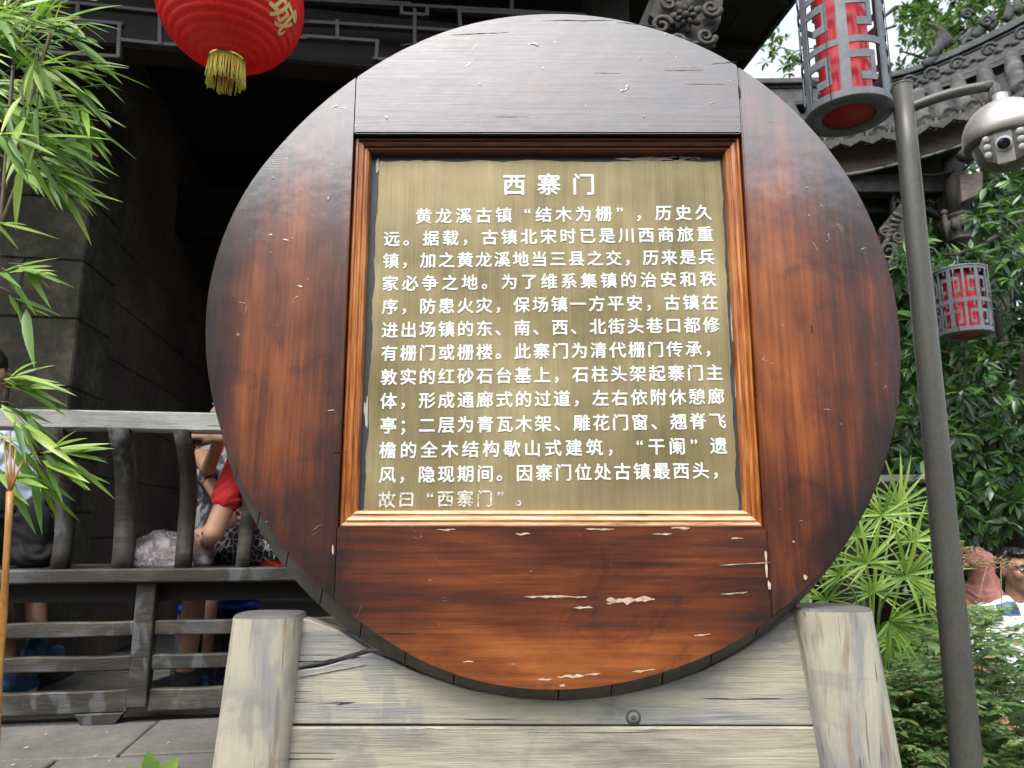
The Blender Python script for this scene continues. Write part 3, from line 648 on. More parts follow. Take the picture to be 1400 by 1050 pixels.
# carved bracket beside the column
br = at(938, 22, 2.75)
carv = MB()
def flower(mb, c, r, nrm, n=7, ly=2):
    nrm = Vector(nrm).normalized(); q_ = Vector((0, 0, 1)).rotation_difference(nrm).to_matrix()
    for L in range(ly):
        for i in range(n):
            a = 2 * math.pi * (i + .5 * L) / n; rr_ = r * (1 - .38 * L)
            d = q_ @ Vector((math.cos(a), math.sin(a), 0)); up_ = q_ @ Vector((0, 0, 1))
            side = d.cross(up_)
            Rm = Matrix((d, side, up_)).transposed()
            mb.ball(Vector(c) + d * rr_ * .6 + up_ * (.15 * r * L), (rr_ * .42, rr_ * .26, r * .16), 8, 5, Rm)
    mb.ball(Vector(c) + nrm * r * .25, r * .22, 8, 5)
flower(carv, br, .072, (-.3, -1, -.35))
def scroll(mb, c, r, ax1, ax2, turns=1.6, th=.012, sgn=1):
    pts = []; rs = []
    for i in range(26):
        t = i / 25; a = sgn * t * turns * 2 * math.pi; q_ = r * (1 - .82 * t)
        pts.append(Vector(c) + ax1 * q_ * math.cos(a) + ax2 * q_ * math.sin(a)); rs.append(th * (1 - .45 * t))
    mb.tube(pts, rs, 6)
X, Z = Vector((1, 0, 0)), Vector((0, 0, 1))
for (px, py, r, s_) in ((905, 35, .045, 1), (965, 50, .04, -1), (925, 58, .035, 1), (972, 12, .04, -1), (915, 5, .04, 1), (955, -14, .05, 1)):
    scroll(carv, at(px, py, 2.76), r, X, Z, 1.4, .013, s_)
for k in range(5):
    a = at(905 + k * 16, 48 + 4 * k, 2.77); carv.ball(a, (.03, .015, .012), 8, 5, Euler((0, .6 - k * .2, 0)).to_matrix())
carv.prism([at(888, 20, 2.79), at(925, -60, 2.79), at(995, -60, 2.79), at(985, 30, 2.79), at(945, 62, 2.79)], Vector((0, .05, 0)))
carv.build("carved_bracket", M_carve, gate)
MB().prism([at(862, 60, 2.85), at(885, 60, 2.85), at(930, -40, 2.85), at(905, -40, 2.85)], Vector((0, .05, 0))).build("strut", M_carve, gate)

# ------------------------------------------------------------------ red silk lantern
LY = 2.3
lc = at(316, 4, LY); LR = (at(417, 4, LY) - lc).length * .94
lan = thing("round_red_lantern", lc, "big round red silk lantern with gold characters and yellow fringe hanging top left", "lantern")
prof = []; NR = 22
for i in range(NR):
    for k in range(4):
        t = (i + k / 4) / NR; a = rad(9) + t * rad(162); b = .022 * abs(math.sin(math.pi * k / 4)) ** .7
        prof.append(((LR * (1 - .004) + LR * b) * math.sin(a), -(LR * (1 + b)) * math.cos(a) * .93))
MB().lathe(prof, lc, 72).build("silk_body", M_red, lan)
# collar and fringe
cr = LR * .235; zb = lc.z - LR * .93
MB().lathe([(cr * 1.0, .022), (cr * 1.10, .018), (cr * 1.12, .004), (cr * 1.05, -.004), (cr * .92, -.004), (cr * .9, .02)], (lc.x, lc.y, zb - .002), 32).build("gold_collar", M_gold, lan)
MB().lathe([(cr * .3, .02), (cr * .3, -.03), (cr * .28, -.03), (.0001, -.03)], (lc.x, lc.y, zb), 16).build("lamp_holder", M_redp, lan)
rn = random.Random(2); mb = MB()
for i in range(110):
    a = 2 * math.pi * i / 110 + rn.uniform(-.02, .02); r = cr * rn.uniform(.96, 1.05); L = rn.uniform(.078, .092) - (.018 if rn.random() < .1 else 0)
    if abs((a - rad(262)) % (2 * math.pi)) < .10: continue
    p0 = Vector((lc.x + r * math.cos(a), lc.y + r * math.sin(a), zb - .003)); p1 = p0 + Vector((rn.uniform(-.004, .004), rn.uniform(-.004, .004), -L * .5)); p2 = p1 + Vector((rn.uniform(-.005, .005), rn.uniform(-.005, .005), -L * .5))
    mb.tube([p0, p1, p2], .0017, 4)
mb.build("fringe", M_fringe, lan, kind='stuff')
MB().tube([lc + Vector((0, 0, LR * .9)), lc + Vector((0, 0, 1.2))], .004, 6).build("cord", M_dark, lan)
MB().lathe([(cr * 1.0, -.02), (cr * 1.10, -.01), (cr * 1.1, .01), (cr * .9, .02)], lc + Vector((0, 0, LR * .92)), 32).build("gold_collar", M_gold, lan)
def lantern_char(ch, px, py, size, rot):
    r = ray(px, py); oc = EYE - lc; A = r.dot(r); B = 2 * r.dot(oc); C = oc.dot(oc) - (LR * 1.0) ** 2; D = B * B - 4 * A * C
    if D < 0: return
    hit = EYE + r * ((-B - math.sqrt(D)) / (2 * A)); n_ = (hit - lc).normalized()
    e = Vector((0, 0, 1)).cross(n_).normalized(); f_ = n_.cross(e); ca, sa = math.cos(rot), math.sin(rot)
    vs, fs = glyph(ch); out = []
    bm = bmesh.new(); bv = [bm.verts.new(v) for v in vs]
    for f in fs: bm.faces.new([bv[i] for i in f])
    bmesh.ops.triangulate(bm, faces=bm.faces); bmesh.ops.subdivide_edges(bm, edges=[e_ for e_ in bm.edges if e_.calc_length() > .15], cuts=3, use_grid_fill=True)
    bm.verts.index_update(); vv = [v.co.copy() for v in bm.verts]; ff = [[v.index for v in f.verts] for f in bm.faces]; bm.free()
    for v in vv:
        x, z = (v.x - .5) * size, (v.y - .37) * size; x, z = x * ca - z * sa, x * sa + z * ca
        d = (n_ + (e * x + f_ * z) / LR).normalized(); out.append(lc + Vector((d.x, d.y, d.z * .945)) * (LR * 1.014 + v.z * .1))
    MB().add(out, ff).build("gold_character", M_inscr, lan, fix=False)
lantern_char("城", 388, 20, .125, rad(-24))
lantern_char("古", 340, -42, .125, rad(-12))

# ------------------------------------------------------------------ steel fretwork lanterns
def steel_lantern(c, R, H, label, rot=0.0, panels=6, rows=(0, .5, 1), inner=.62, strap=.16, bars=True, single=False):
    """c = centre of the bottom plate."""
    t = thing("fretwork_lantern", c, label, "lantern", "steel lanterns with red tubes")
    def cyl(a, z, r): return Vector((c.x + r * math.sin(a), c.y - r * math.cos(a), c.z + z))
    def patch(mb, a0, a1, z0, z1, r=R, th=.005):
        n = max(1, int(abs(a1 - a0) / .14)); vs = []
        for i in range(n + 1):
            a = a0 + (a1 - a0) * i / n
            vs += [cyl(a, z0, r), cyl(a, z1, r), cyl(a, z1, r - th), cyl(a, z0, r - th)]
        fs = [(i * 4 + j, i * 4 + (j + 1) % 4, (i + 1) * 4 + (j + 1) % 4, (i + 1) * 4 + j) for i in range(n) for j in range(4)] + [(0, 1, 2, 3), (n * 4 + 3, n * 4 + 2, n * 4 + 1, n * 4)]
        mb.add(vs, fs)
    s = MB(); P2 = 2 * math.pi / panels; sw = strap * P2
    for i in range(panels):
        a = rot + i * P2; s = MB(); patch(s, a - sw / 2, a + sw / 2, 0.001, H - .001, R + .001); s.build("strap", M_steel, t)
    for z in rows:
        s = MB(); hh = .085 * R * 2; z0 = max(0, z * H - hh / 2); z1 = min(H, z * H + hh / 2)
        if z == 0: z0, z1 = 0, hh * 1.0
        if z == 1: z0, z1 = H - hh * .8, H
        patch(s, 0, 2 * math.pi, z0, z1, R); s.build("ring", M_steel, t)
    # meander hooks between straps and rings
    for i in range(panels):
        for j in range(len(rows) - 1):
            z0, z1 = rows[j] * H, rows[j + 1] * H; a0 = rot + i * P2
            s = MB()
            for half in ((1,) if single else (1, -1)):
                ac = a0 if half > 0 else a0 + P2
                def q_(x0, x1, y0, y1): patch(s, ac + half * x0 * P2 / 2, ac + half * x1 * P2 / 2, z0 + (z1 - z0) * y0, z0 + (z1 - z0) * y1, R - .0005)
                if single: q_(.0, 1.36, .66, .80); q_(1.12, 1.36, .26, .66); q_(.62, 1.12, .26, .40); q_(1.76, 2.0, .0, 1.0); continue
                q_(.0, .72, .58, .68); q_(.60, .72, .22, .58); q_(.34, .60, .22, .32); q_(.90, 1.0, .0, 1.0); q_(.82, 1.0, .1, .9) if bars else None
                q_(.34, .44, .80, 1.0)
            s.build("meander_strip", M_steel, t)
    MB().lathe([(R + .002, 0), (R + .002, -.004), (R * .62, -.006), (R * .62, .0), ], c, 48).build("bottom_plate", M_steel, t)
    MB().lathe([(.0001, -.001), (R * .63, -.001), (R * .63, .003), (.0001, .003)], c, 40).build("red_disc", M_redd, t)
    MB().lathe([(R * inner, .004), (R * inner, H - .005)], c, 32).build("red_tube", M_redp, t)
    MB().lathe([(R + .003, 0), (R + .003, .006), (.01, .03), (.0001, .03)], c + Vector((0, 0, H)), 40).build("top_plate", M_steel, t)
    MB().tube([c + Vector((0, 0, H + .03)), c + Vector((0, 0, H + (.3 if H > .5 else .10)))], .004, 6).build("hanger", M_steel, t)
    for k in range(4):
        a = rad(45 + 90 * k); p = c + Vector((math.cos(a) * R * 1.05, math.sin(a) * R * 1.05, -.01)); MB().tube([p, p + Vector((0, 0, H + .02))], .0016, 5).build("wire", M_steel, t)
    return t
b1 = at(1160, 158, 2.35)
R1 = (at(1219, 150, 2.35) - at(1101, 158, 2.35)).length / 2 * .93
steel_lantern(b1, R1, .80, "large grey steel fretwork lantern with red tube seen from below, above the sign's right shoulder", rot=rad(-24), panels=6, rows=(0, .25, .5, .75, 1), inner=.60, strap=.20, single=True)
b2 = at(1321, 458, 3.9)
R2 = (at(1353, 440, 3.9) - at(1288, 440, 3.9)).length / 2
H2 = at(1316, 372, 3.9).z - b2.z
tl = steel_lantern(b2, R2, H2, "small grey and red steel lantern hanging in front of dark leaves right of the pole", rot=rad(4), panels=6, rows=(0, .47, 1), inner=.72, strap=.15, bars=False)

# ------------------------------------------------------------------ pole with camera
PY = 2.3
pt, pb = at(1233, 118, PY), at(1322, 1050, PY)
px_ = (pt + pb) / 2
d = (pb - pt); pbb = pt + d * ((pt.z - GZ) / (pt.z - pb.z))
pole = thing("camera_pole", pbb, "tall dark grey metal pole with a bent arm, right of the round sign", "pole")
n = 14
MB().tube([pbb.lerp(pt, i / n) for i in range(n + 1)], [.048 - .0165 * i / n for i in range(n + 1)], 28).build("shaft", M_pole, pole)
MB().lathe([(.030, 0), (.033, .004), (.0325, .009), (.0001, .012)], pt - Vector((0, 0, .004)), 28).build("cap", M_pole, pole)
a0, a1, a2 = at(1238, 150, PY), at(1356, 117, PY - .08), at(1361, 150, PY - .09)
arm = [a0.lerp(a1, k / 8) + Vector((0, 0, .012 * math.sin(math.pi * k / 8))) for k in range(9)] + [a1 + Vector((.006, 0, -.004)), a2]
MB().tube(arm, .0175, 16).build("arm", M_pole, pole)
MB().lathe([(.038, 0), (.040, .02), (.034, .022), (.034, 0)], pbb + Vector((0, 0, .0)), 28).build("base_collar", M_pole, pole)
cc = at(1374, 186, PY - .10); CR = 50 * (PY) / F * 1.06
camt = thing("dome_camera", cc, "silver dome security camera hanging from the bent arm of the pole", "camera")
MB().lathe([(.016, CR * 1.22), (.022, CR * 1.2), (.024, CR * 1.02)] + [(CR * math.cos(rad(a)), CR * math.sin(rad(a)) * .98) for a in range(76, -1, -8)] + [(CR * 1.0, -CR * .16), (CR * .95, -CR * .2)], cc, 40).build("housing", M_camw, camt)
MB().lathe([(CR * .96, -CR * .17), (CR * .90, -CR * .24), (.0001, -CR * .25)], cc, 40).build("under_ring", M_camd, camt)  # dark grey ring closing the underside of the housing
MB().ball(cc + Vector((0, 0, -CR * .18)), CR * .80, 32, 18).build("lens_ball", M_camd, camt)
fc = cc + Vector((-.02, -.05, -CR * .28)); fn = (EYE - fc).normalized() + Vector((-.06, 0, 0)); fn.normalize()
ux = Z.cross(fn).normalized(); uy = fn.cross(ux)
base = cc + Vector((0, 0, -CR * .2)) + fn * CR * .66
def disc_on(c, r, h, m_, nm, n=24, par=camt, sx=1.0):
    MB().lathe([(r, -h), (r, h * .8), (r * .93, h), (.0001, h)], c, n, axis=fn).build(nm, m_, par)
disc_on(base, CR * .56, .012, M_camw, "face_plate", 8)
MB().prism([base + ux * x_ * CR + uy * y_ * CR + fn * .0135 for x_, y_ in ((-.2, -.50), (.2, -.50), (.2, .50), (-.2, .50))], fn * .004).build("centre_panel", M_camp, camt, bevel=.002)
disc_on(base + fn * .018, CR * .19, .008, M_camp, "lens_ring")
disc_on(base + fn * .024, CR * .145, .006, M_lens, "lens")
for sx_ in (-1, 1):
    for k in (-1, 0, 1):
        disc_on(base + fn * .016 + ux * sx_ * CR * .37 + uy * k * CR * .2, CR * .085, .005, M_camp, "led", 14)
for sx_ in (-1, 1):
    MB().box((-.008, -.02, -CR * .5), (.008, .02, CR * .1)).build("bracket", M_camw, camt, bevel=.003).location = Vector((sx_ * CR * .80, -.01, -CR * .25))

# ------------------------------------------------------------------ pavilion on the right
pav = thing("tiled_roof_pavilion", (2.6, 6, GZ), "old pavilion with grey tiled roof and carved upswept ridge behind the pole", "pavilion")
def curve(pts, n):
    out = []
    for i in range(n + 1):
        x = i / n * (len(pts) - 1); k = min(int(x), len(pts) - 2); t = x - k
        P0 = pts[max(k - 1, 0)]; P1 = pts[k]; P2_ = pts[k + 1]; P3 = pts[min(k + 2, len(pts) - 1)]
        out.append(.5 * ((2 * P1) + (P2_ - P0) * t + (2 * P0 - 5 * P1 + 4 * P2_ - P3) * t * t + (3 * P1 - P0 - 3 * P2_ + P3) * t ** 3))
    return out
rid = curve([at(960, 112, 6.6), at(1100, 111, 6.5), at(1215, 103, 6.35), at(1300, 72, 6.1), at(1400, 22, 5.8), at(1500, -40, 5.5)], 48)
rlow = curve([at(960, 150, 6.5), at(1100, 148, 6.4), at(1215, 142, 6.2), at(1290, 122, 5.95), at(1400, 76, 5.65), at(1500, 20, 5.4)], 48)
def band(mb, a, b, y0, y1, f0, f1):      # strip between two curves with thickness
    vs = []; n_ = len(a)
    for p, q_ in zip(a, b):
        A = p.lerp(q_, f0); B = p.lerp(q_, f1); o0 = Vector((0, y0, 0)); o1 = Vector((0, y1, 0)); vs += [A + o0, A + o1, B + o1, B + o0]
    fs = [(i * 4 + j, i * 4 + (j + 1) % 4, (i + 1) * 4 + (j + 1) % 4, (i + 1) * 4 + j) for i in range(n_ - 1) for j in range(4)] + [(0, 1, 2, 3), (n_ * 4 - 1, n_ * 4 - 2, n_ * 4 - 3, n_ * 4 - 4)]
    mb.add(vs, fs)
for f0, f1, y0 in ((0, .20, -.07), (.20, .28, -.03), (.28, .80, -.01), (.80, .88, -.05), (.90, .97, -.07), (.99, 1.06, -.10)):
    mb = MB(); band(mb, rid, rlow, y0, .14, f0, f1); mb.build("ridge_course", M_ridge, pav, bevel=.008)
mb = MB(); rn = random.Random(8)
for i in range(14, 47, 1):
    p = rid[i].lerp(rlow[i], .54) + Vector((0, -.03, 0)); tg = (rid[min(i + 1, 48)] - rid[i - 1]).normalized(); up_ = Vector((0, -1, 0)).cross(tg).normalized(); up_ = -up_ if up_.z < 0 else up_
    if i % 2 == 0: scroll(mb, p + up_ * .025 * (1 if i % 4 else -1), .062, tg, up_, 1.2, .018, 1 if i % 4 else -1)
    else: mb.ball(p - up_ * .03, (.05, .03, .03), 8, 5)
mb.build("ridge_scrollwork", M_ridge, pav)
# leafy finial standing on the ridge, sweeping up to the right
mb = MB()
for (px, py, L, an) in ((1282, 72, .30, 58), (1292, 66, .26, 75), (1300, 62, .30, 100), (1272, 78, .28, 35), (1312, 58, .20, 25), (1330, 50, .22, 30), (1350, 40, .2, 40), (1375, 28, .22, 50), (1390, 18, .2, 60), (1262, 88, .20, 12)):
    p = at(px, py, 6.1); a = rad(an); pts = [p + Vector((math.cos(a + .5 * t) * L * t, 0, math.sin(a + .5 * t) * L * t)) for t in (0, .25, .5, .75, 1)]
    mb.tube(pts, [.035, .045, .038, .024, .008], 7, sq=.5)
for (px, py, r) in ((1325, 62, .07), (1322, 20, .05), (1348, 30, .06)): scroll(mb, at(px, py, 6.08), r, X, Z, 1.5, .024, 1)
mb.build("ridge_finial", M_ridge, pav)
# roof slope with tile rows
eav = curve([at(980, 205, 5.4), at(1100, 199, 5.3), at(1165, 192, 5.25), at(1230, 182, 5.15), at(1300, 162, 5.05), at(1370, 138, 4.95), at(1450, 100, 4.85), at(1540, 55, 4.8)], 60)
top_ = curve([rlow[i * 4] + Vector((0, -.02, -.01)) for i in range(13)], 60)
mb = MB(); band(mb, [p + Vector((0, 0, -.05)) for p in top_], [p + Vector((0, 0, -.05)) for p in eav], 0, .02, 0, 1); mb.build("roof_slope", M_dark, pav)
capmesh = None
for k in range(15):
    t0 = (k + .5) / 15; i = t0 * 60; ii = int(i); e = eav[ii].lerp(eav[min(ii + 1, 60)], i - ii); tp = top_[ii].lerp(top_[min(ii + 1, 60)], i - ii)
    if proj(e)[0] > 1480: break
    sag = lambda s_: Vector((0, 0, -.10 * math.sin(math.pi * s_)))
    pts = []; rs = []
    for s_ in range(13):
        f = s_ / 12; pts.append(e.lerp(tp, f) + sag(f) + Vector((0, 0, .022))); rs.append(.070 if s_ % 2 == 0 else .062)
    MB().tube(pts, rs, 10).build("cover_tile_row", M_tile, pav)
    dirv = (e - pts[1]).normalized()
    # round end cap
    MB().lathe([(.0001, .016), (.022, .020), (.030, .010), (.050, .012), (.062, .018), (.072, .004), (.072, -.02)], pts[0] + dirv * .01, 18, axis=(0, -1, -.25)).build("round_end_tile", M_tile, pav)
    # fan shaped drip tile between
    i = (k + 1) / 15 * 60; ii = min(int(i), 59); e2 = eav[ii].lerp(eav[ii + 1], i - ii); tp2 = top_[ii].lerp(top_[ii + 1], i - ii)
    tg = (eav[ii + 1] - eav[ii]).normalized(); dn = Vector((0, -.18, -1)).normalized()
    o_ = e2 + Vector((0, -.03, .03)); wv_ = .108
    pl = [o_ + tg * wv_ * a_ + dn * (.115 * b__) for a_, b__ in ((-.95, .0), (-1.0, .32), (-.82, .52), (-.5, .74), (-.22, .86), (0, 1.0), (.22, .86), (.5, .74), (.82, .52), (1.0, .32), (.95, 0), (.5, .24), (0, .33), (-.5, .24))]
    MB().prism(pl, Vector((0, -.016, .003))).build("drip_tile", M_tile, pav, bevel=.003)
    for s_ in range(5):
        f = .0 + s_ * .07; c_ = e2.lerp(tp2, f) + sag(f); vs = []
        for a in range(5):
            q_ = (a - 2) / 2; vs.append(c_ + tg * wv_ * q_ + Vector((0, 0, .004 + .028 * q_ * q_ + .012)))
        MB().add(vs + [v_ + (tp2 - e2) * .09 for v_ in vs] + [v_ + Vector((0, 0, -.012)) for v_ in vs], [(a, a + 1, 6 + a, 5 + a) for a in range(4)] + [(a, a + 1, 11 + a, 10 + a) for a in range(4)]).build("pan_tile", M_tile, pav, fix=False)
fa = curve([at(980, 222, 5.42), at(1140, 215, 5.40), at(1230, 200, 5.28), at(1330, 172, 5.12), at(1440, 130, 5.0), at(1520, 95, 4.9)], 30)
fb = curve([at(980, 246, 5.42), at(1140, 240, 5.40), at(1230, 223, 5.28), at(1330, 193, 5.12), at(1440, 150, 5.0), at(1520, 115, 4.9)], 30)
fup = [p + Vector((0, .0, .07)) for p in fa]
mb = MB(); band(mb, fup, fb, 0, .03, 0, .93); mb.build("fascia_board", M_fascia, pav)
mb = MB(); band(mb, fa, fb, -.004, .03, .93, 1.03); mb.build("painted_edge", M_flake, pav)
so_ = [p + Vector((0, .05, .02)) for p in fb]
mb = MB(); band(mb, so_, [p + Vector((-.3, 2.4, .15)) for p in so_], 0, .02, 0, 1); mb.build("soffit", M_dark, pav)
mb = MB(); band(mb, [p + Vector((0, .04, 0)) for p in fup], [p + Vector((-.3, 1.6, .5)) for p in fup], 0, .02, 0, 1); mb.build("roof_underlayer", M_dark, pav)
# rear mass of the pavilion, dark boards and beams
yb = 5.75
def pbox(pa, pb_, Y, th, mat_, nm, bev=.006):
    (x0, y0), (x1, y1) = pa, pb_
    return MB().prism([at(x0, y0, Y), at(x1, y0, Y), at(x1, y1, Y), at(x0, y1, Y)], Vector((0, th, 0))).build(nm, mat_, pav, bevel=bev)
pbox((1130, 262), (1345, 238), 5.45, .12, M_carve, "beam")
pbox((1060, 290), (1290, 262), 5.62, .10, M_dark, "beam")
for i in range(7): pbox((1040 + i * 30, 420), (1068 + i * 30, 240), 6.9 + (i % 2) * .02, .04, M_dark, "wall_board", .003)
MB().prism([at(1312, 240, 5.2), at(1344, 233, 5.2), at(1343, 264, 5.2), at(1316, 276, 5.2)], Vector((.05, .5, 0))).build("beam_end", M_fascia, pav, bevel=.006)
# hanging lotus post
pa = at(1304, 232, 5.32); pz = at(1304, 340, 5.32)
H_ = pa.z - pz.z; k_ = 5.4 / F
MB().tube([Vector((pa.x, pa.y, pa.z + .1)), Vector((pa.x, pa.y, pz.z + H_ * .40))], 15 * k_, 20).build("hanging_post", M_carve, pav)
prof = [(13, 62), (17, 62), (18, 58), (15, 55), (16, 52), (19, 44), (20, 36), (18, 27), (14, 20), (16, 18), (16, 15), (12, 12), (11, 4), (8, 1), (.01, 0)]
scl = H_ * .42 / 62
MB().lathe([(r * k_ * .98, z * scl) for r, z in prof], (pa.x, pa.y, pz.z), 24).build("lotus_knob", M_carve, pav)
mb = MB()
for i in range(10):
    a = 2 * math.pi * i / 10; mb.ball((pa.x + math.cos(a) * 17 * k_, pa.y + math.sin(a) * 17 * k_, pz.z + 40 * scl), (.032, .032, .055), 7, 5)
for sx_ in (-1, 1): mb.tube([(pa.x + sx_ * 20 * k_, pa.y, pz.z + 12 * scl), (pa.x + sx_ * 21 * k_, pa.y, pz.z + 62 * scl)], .02, 8); mb.ball((pa.x + sx_ * 21 * k_, pa.y, pz.z + 66 * scl), .028)
mb.build("lotus_petals", M_carve, pav)
# carved panel
for (a, b) in (((1222, 262), (1288, 257)), ((1222, 262), (1222, 300)), ((1284, 257), (1288, 296)), ((1222, 272), (1240, 280)), ((1262, 282), (1288, 296))):
    A, B = at(*a, 5.5), at(*b, 5.5); d_ = (B - A).normalized(); n_ = d_.cross(Vector((0, 1, 0))) * .014
    MB().prism([A + n_, B + n_, B - n_, A - n_], Vector((0, .04, 0))).build("panel_frame", M_carve, pav)
mb = MB()
for (px, py, r, s_) in ((1232, 270, .04, 1), (1247, 268, .045, -1), (1263, 268, .045, 1), (1276, 272, .04, -1), (1268, 282, .05, 1), (1276, 288, .03, -1), (1254, 279, .035, 1)): scroll(mb, at(px, py, 5.52), r, X, Z, 1.4, .012, s_)
mb.build("carved_panel", M_carve, pav)
mb = MB()
for (px, py, r, s_) in ((1215, 345, .075, 1), (1228, 325, .05, -1), (1222, 362, .05, 1), (1210, 318, .045, 1), (1232, 352, .05, -1), (1205, 372, .04, 1)): scroll(mb, at(px, py, 5.3), r, X, Z, 1.5, .02, s_)
for k in range(6):
    a = at(1212 + 3 * k, 330 - 7 * k, 5.3); mb.ball(a, (.05, .02, .02), 7, 5, Euler((0, -.9 + k * .3, 0)).to_matrix())
mb.prism([at(1200, 370, 5.35), at(1206, 310, 5.35), at(1245, 262, 5.35), at(1250, 300, 5.35), at(1228, 370, 5.35)], Vector((0, .05, 0)))
mb.build("carved_bracket", M_carve, pav)
MB().tube([at(1240, 238, 5.3), at(1275, 240, 5.28), at(1318, 232, 5.25), at(1345, 205, 5.2)], .012, 6).build("cable", M_dark, pav)
MB().ball(at(1322, 212, 5.1), (.07, .06, .055), 14, 10).build("lamp", M_carve, pav)
# supporting column of pavilion hidden behind the sign
MB().tube([Vector((at(1160, 300, 5.9).x, 5.9, GZ)), Vector((at(1160, 300, 5.9).x, 5.9, at(1160, 240, 5.9).z))], .13, 16).build("column", M_dark, pav)
MB().tube([Vector((at(1480, 300, 6.3).x, 6.3, GZ)), Vector((at(1480, 300, 6.3).x, 6.3, at(1480, 190, 6.3).z))], .13, 16).build("column", M_dark, pav)

# pale seat slab seen between the disc and the pole
slab = thing("stone_bench", (2.35, 4.6, GZ), "narrow pale stone bench seat between the sign edge and the pole", "bench")
A, B = at(1130, 649, 4.6), at(1276, 647, 4.6); zt = A.z
MB().box((A.x, 4.6, zt - .045), (B.x + .12, 4.95, zt)).build("seat", M_rail, slab, bevel=.006)
for xx in (A.x + .1, B.x): MB().box((xx, 4.66, GZ), (xx + .12, 4.9, zt - .046)).build("leg", M_stone2, slab, bevel=.006)

# ------------------------------------------------------------------ foliage tools
def leaf_mesh(name, wd, mat_, droop=.12, fold=.25, n=4, tip=1.0, parent=None, arc=.5):
    vs = []; fs = []
    for i in range(n + 1):
        t = i / n; x = t; w_ = wd * (math.sin(math.pi * min(1, (t ** arc))) ** .9) * .5; z = -droop * t * t
        if i == n: w_ = .001
        if i == 0: w_ = wd * .06
        vs += [(x, -w_, z + fold * w_), (x, 0, z), (x, w_, z + fold * w_)]
    for i in range(n):
        a = i * 3; fs += [(a, a + 1, a + 4, a + 3), (a + 1, a + 2, a + 5, a + 4)]
    me = bpy.data.meshes.new(name); me.from_pydata(vs, [], fs); me.materials.append(mat_)
    for p in me.polygons: p.use_smooth = True
    return me
def np_mesh(name, base, mats, mat_, parent, kind='stuff'):
    bv = np.array([tuple(v.co) + (1,) for v in base.vertices]); bf = np.array([list(p.vertices) for p in base.polygons])
    Ms = np.array([[list(r) for r in m_] for m_ in mats]); V = np.einsum('nij,kj->nki', Ms, bv)[:, :, :3].reshape(-1, 3)
    o0 = np.array(wloc(parent)) if parent else np.zeros(3); V = V - o0
    Fc = (bf[None] + (np.arange(len(mats)) * len(bv))[:, None, None]).reshape(-1, bf.shape[1])
    me = bpy.data.meshes.new(name); me.vertices.add(len(V)); me.vertices.foreach_set('co', V.ravel())
    me.loops.add(Fc.size); me.loops.foreach_set('vertex_index', Fc.ravel().astype(np.int32))
    me.polygons.add(len(Fc)); me.polygons.foreach_set('loop_start', np.arange(0, Fc.size, bf.shape[1], dtype=np.int32))
    me.update(calc_edges=True); me.polygons.foreach_set('use_smooth', np.ones(len(Fc), bool)); me.materials.append(mat_)
    o = bpy.data.objects.new(name, me); COL.objects.link(o); o.parent = parent
    if kind: o['kind'] = kind
    return o
def orient(p, d, up, L, w_=1.0):         # leaf at p pointing along d
    d = d.normalized(); s_ = up.cross(d)
    if s_.length < 1e-4: s_ = Vector((1, 0, 0)).cross(d)
    s_.normalize(); u_ = d.cross(s_)
    return Matrix(((d.x * L, s_.x * L * w_, u_.x * L, p.x), (d.y * L, s_.y * L * w_, u_.y * L, p.y), (d.z * L, s_.z * L * w_, u_.z * L, p.z), (0, 0, 0, 1)))
def emit(mats, base, mat_, parent, cap=300, nm="leaf", stuffname="foliage"):
    sc = []
    for i, m_ in enumerate(mats):
        x, y, dd = proj(m_.translation)
        vis = 0 <= x <= 1400 and 0 <= y <= 1050
        sc.append((0 if vis else 1, dd, i))
    sc.sort(); pick = set(i for v_, dd, i in sc[:cap] if v_ == 0)
    for i in pick: share(base, nm, mats[i], parent)
    rest = [mats[i] for i in range(len(mats)) if i not in pick]
    if rest: np_mesh(stuffname, base, rest, mat_, parent)
def rv(rn, s=1): return Vector((rn.gauss(0, s), rn.gauss(0, s), rn.gauss(0, s)))

# ------------------------------------------------------------------ bamboo, upper left
rn = random.Random(31)
bl = leaf_mesh("bamboo_leaf", .13, M_bam, .10, .35, 5, arc=.62)
bam = thing("bamboo_plant", (at(5, 900, 1.55).x, 1.55, GZ), "leafy green bamboo at the left edge with an orange cane", "bamboo")
mats = []; tw = []
def spray(p, d, nl, L, spread=.5, droop=.25):
    d = d.normalized(); end = p + d * L * .9
    pts = [p, p.lerp(end, .5) + Vector((0, 0, .01)), end]; tw.append(pts)
    for i in range(nl):
        t = i / max(1, nl - 1); q_ = pts[0].lerp(pts[2], .35 + .65 * t)
        side = rn.choice((-1, 1)); s_ = d.cross(Vector((0, -1, 0))).normalized()
        dd = d * (1.0 - .15 * abs(side)) + s_ * side * spread * rn.uniform(.2, 1) + Vector((0, rn.uniform(-.6, .6), -droop * rn.uniform(-.5, 1.5)))
        up_ = Vector((rn.uniform(-.5, .5), -.7, .6))
        mats.append(orient(q_, dd, up_, rn.uniform(.07, .145) * (1 if i < nl - 1 else 1.1), rn.uniform(.75, 1.15)))
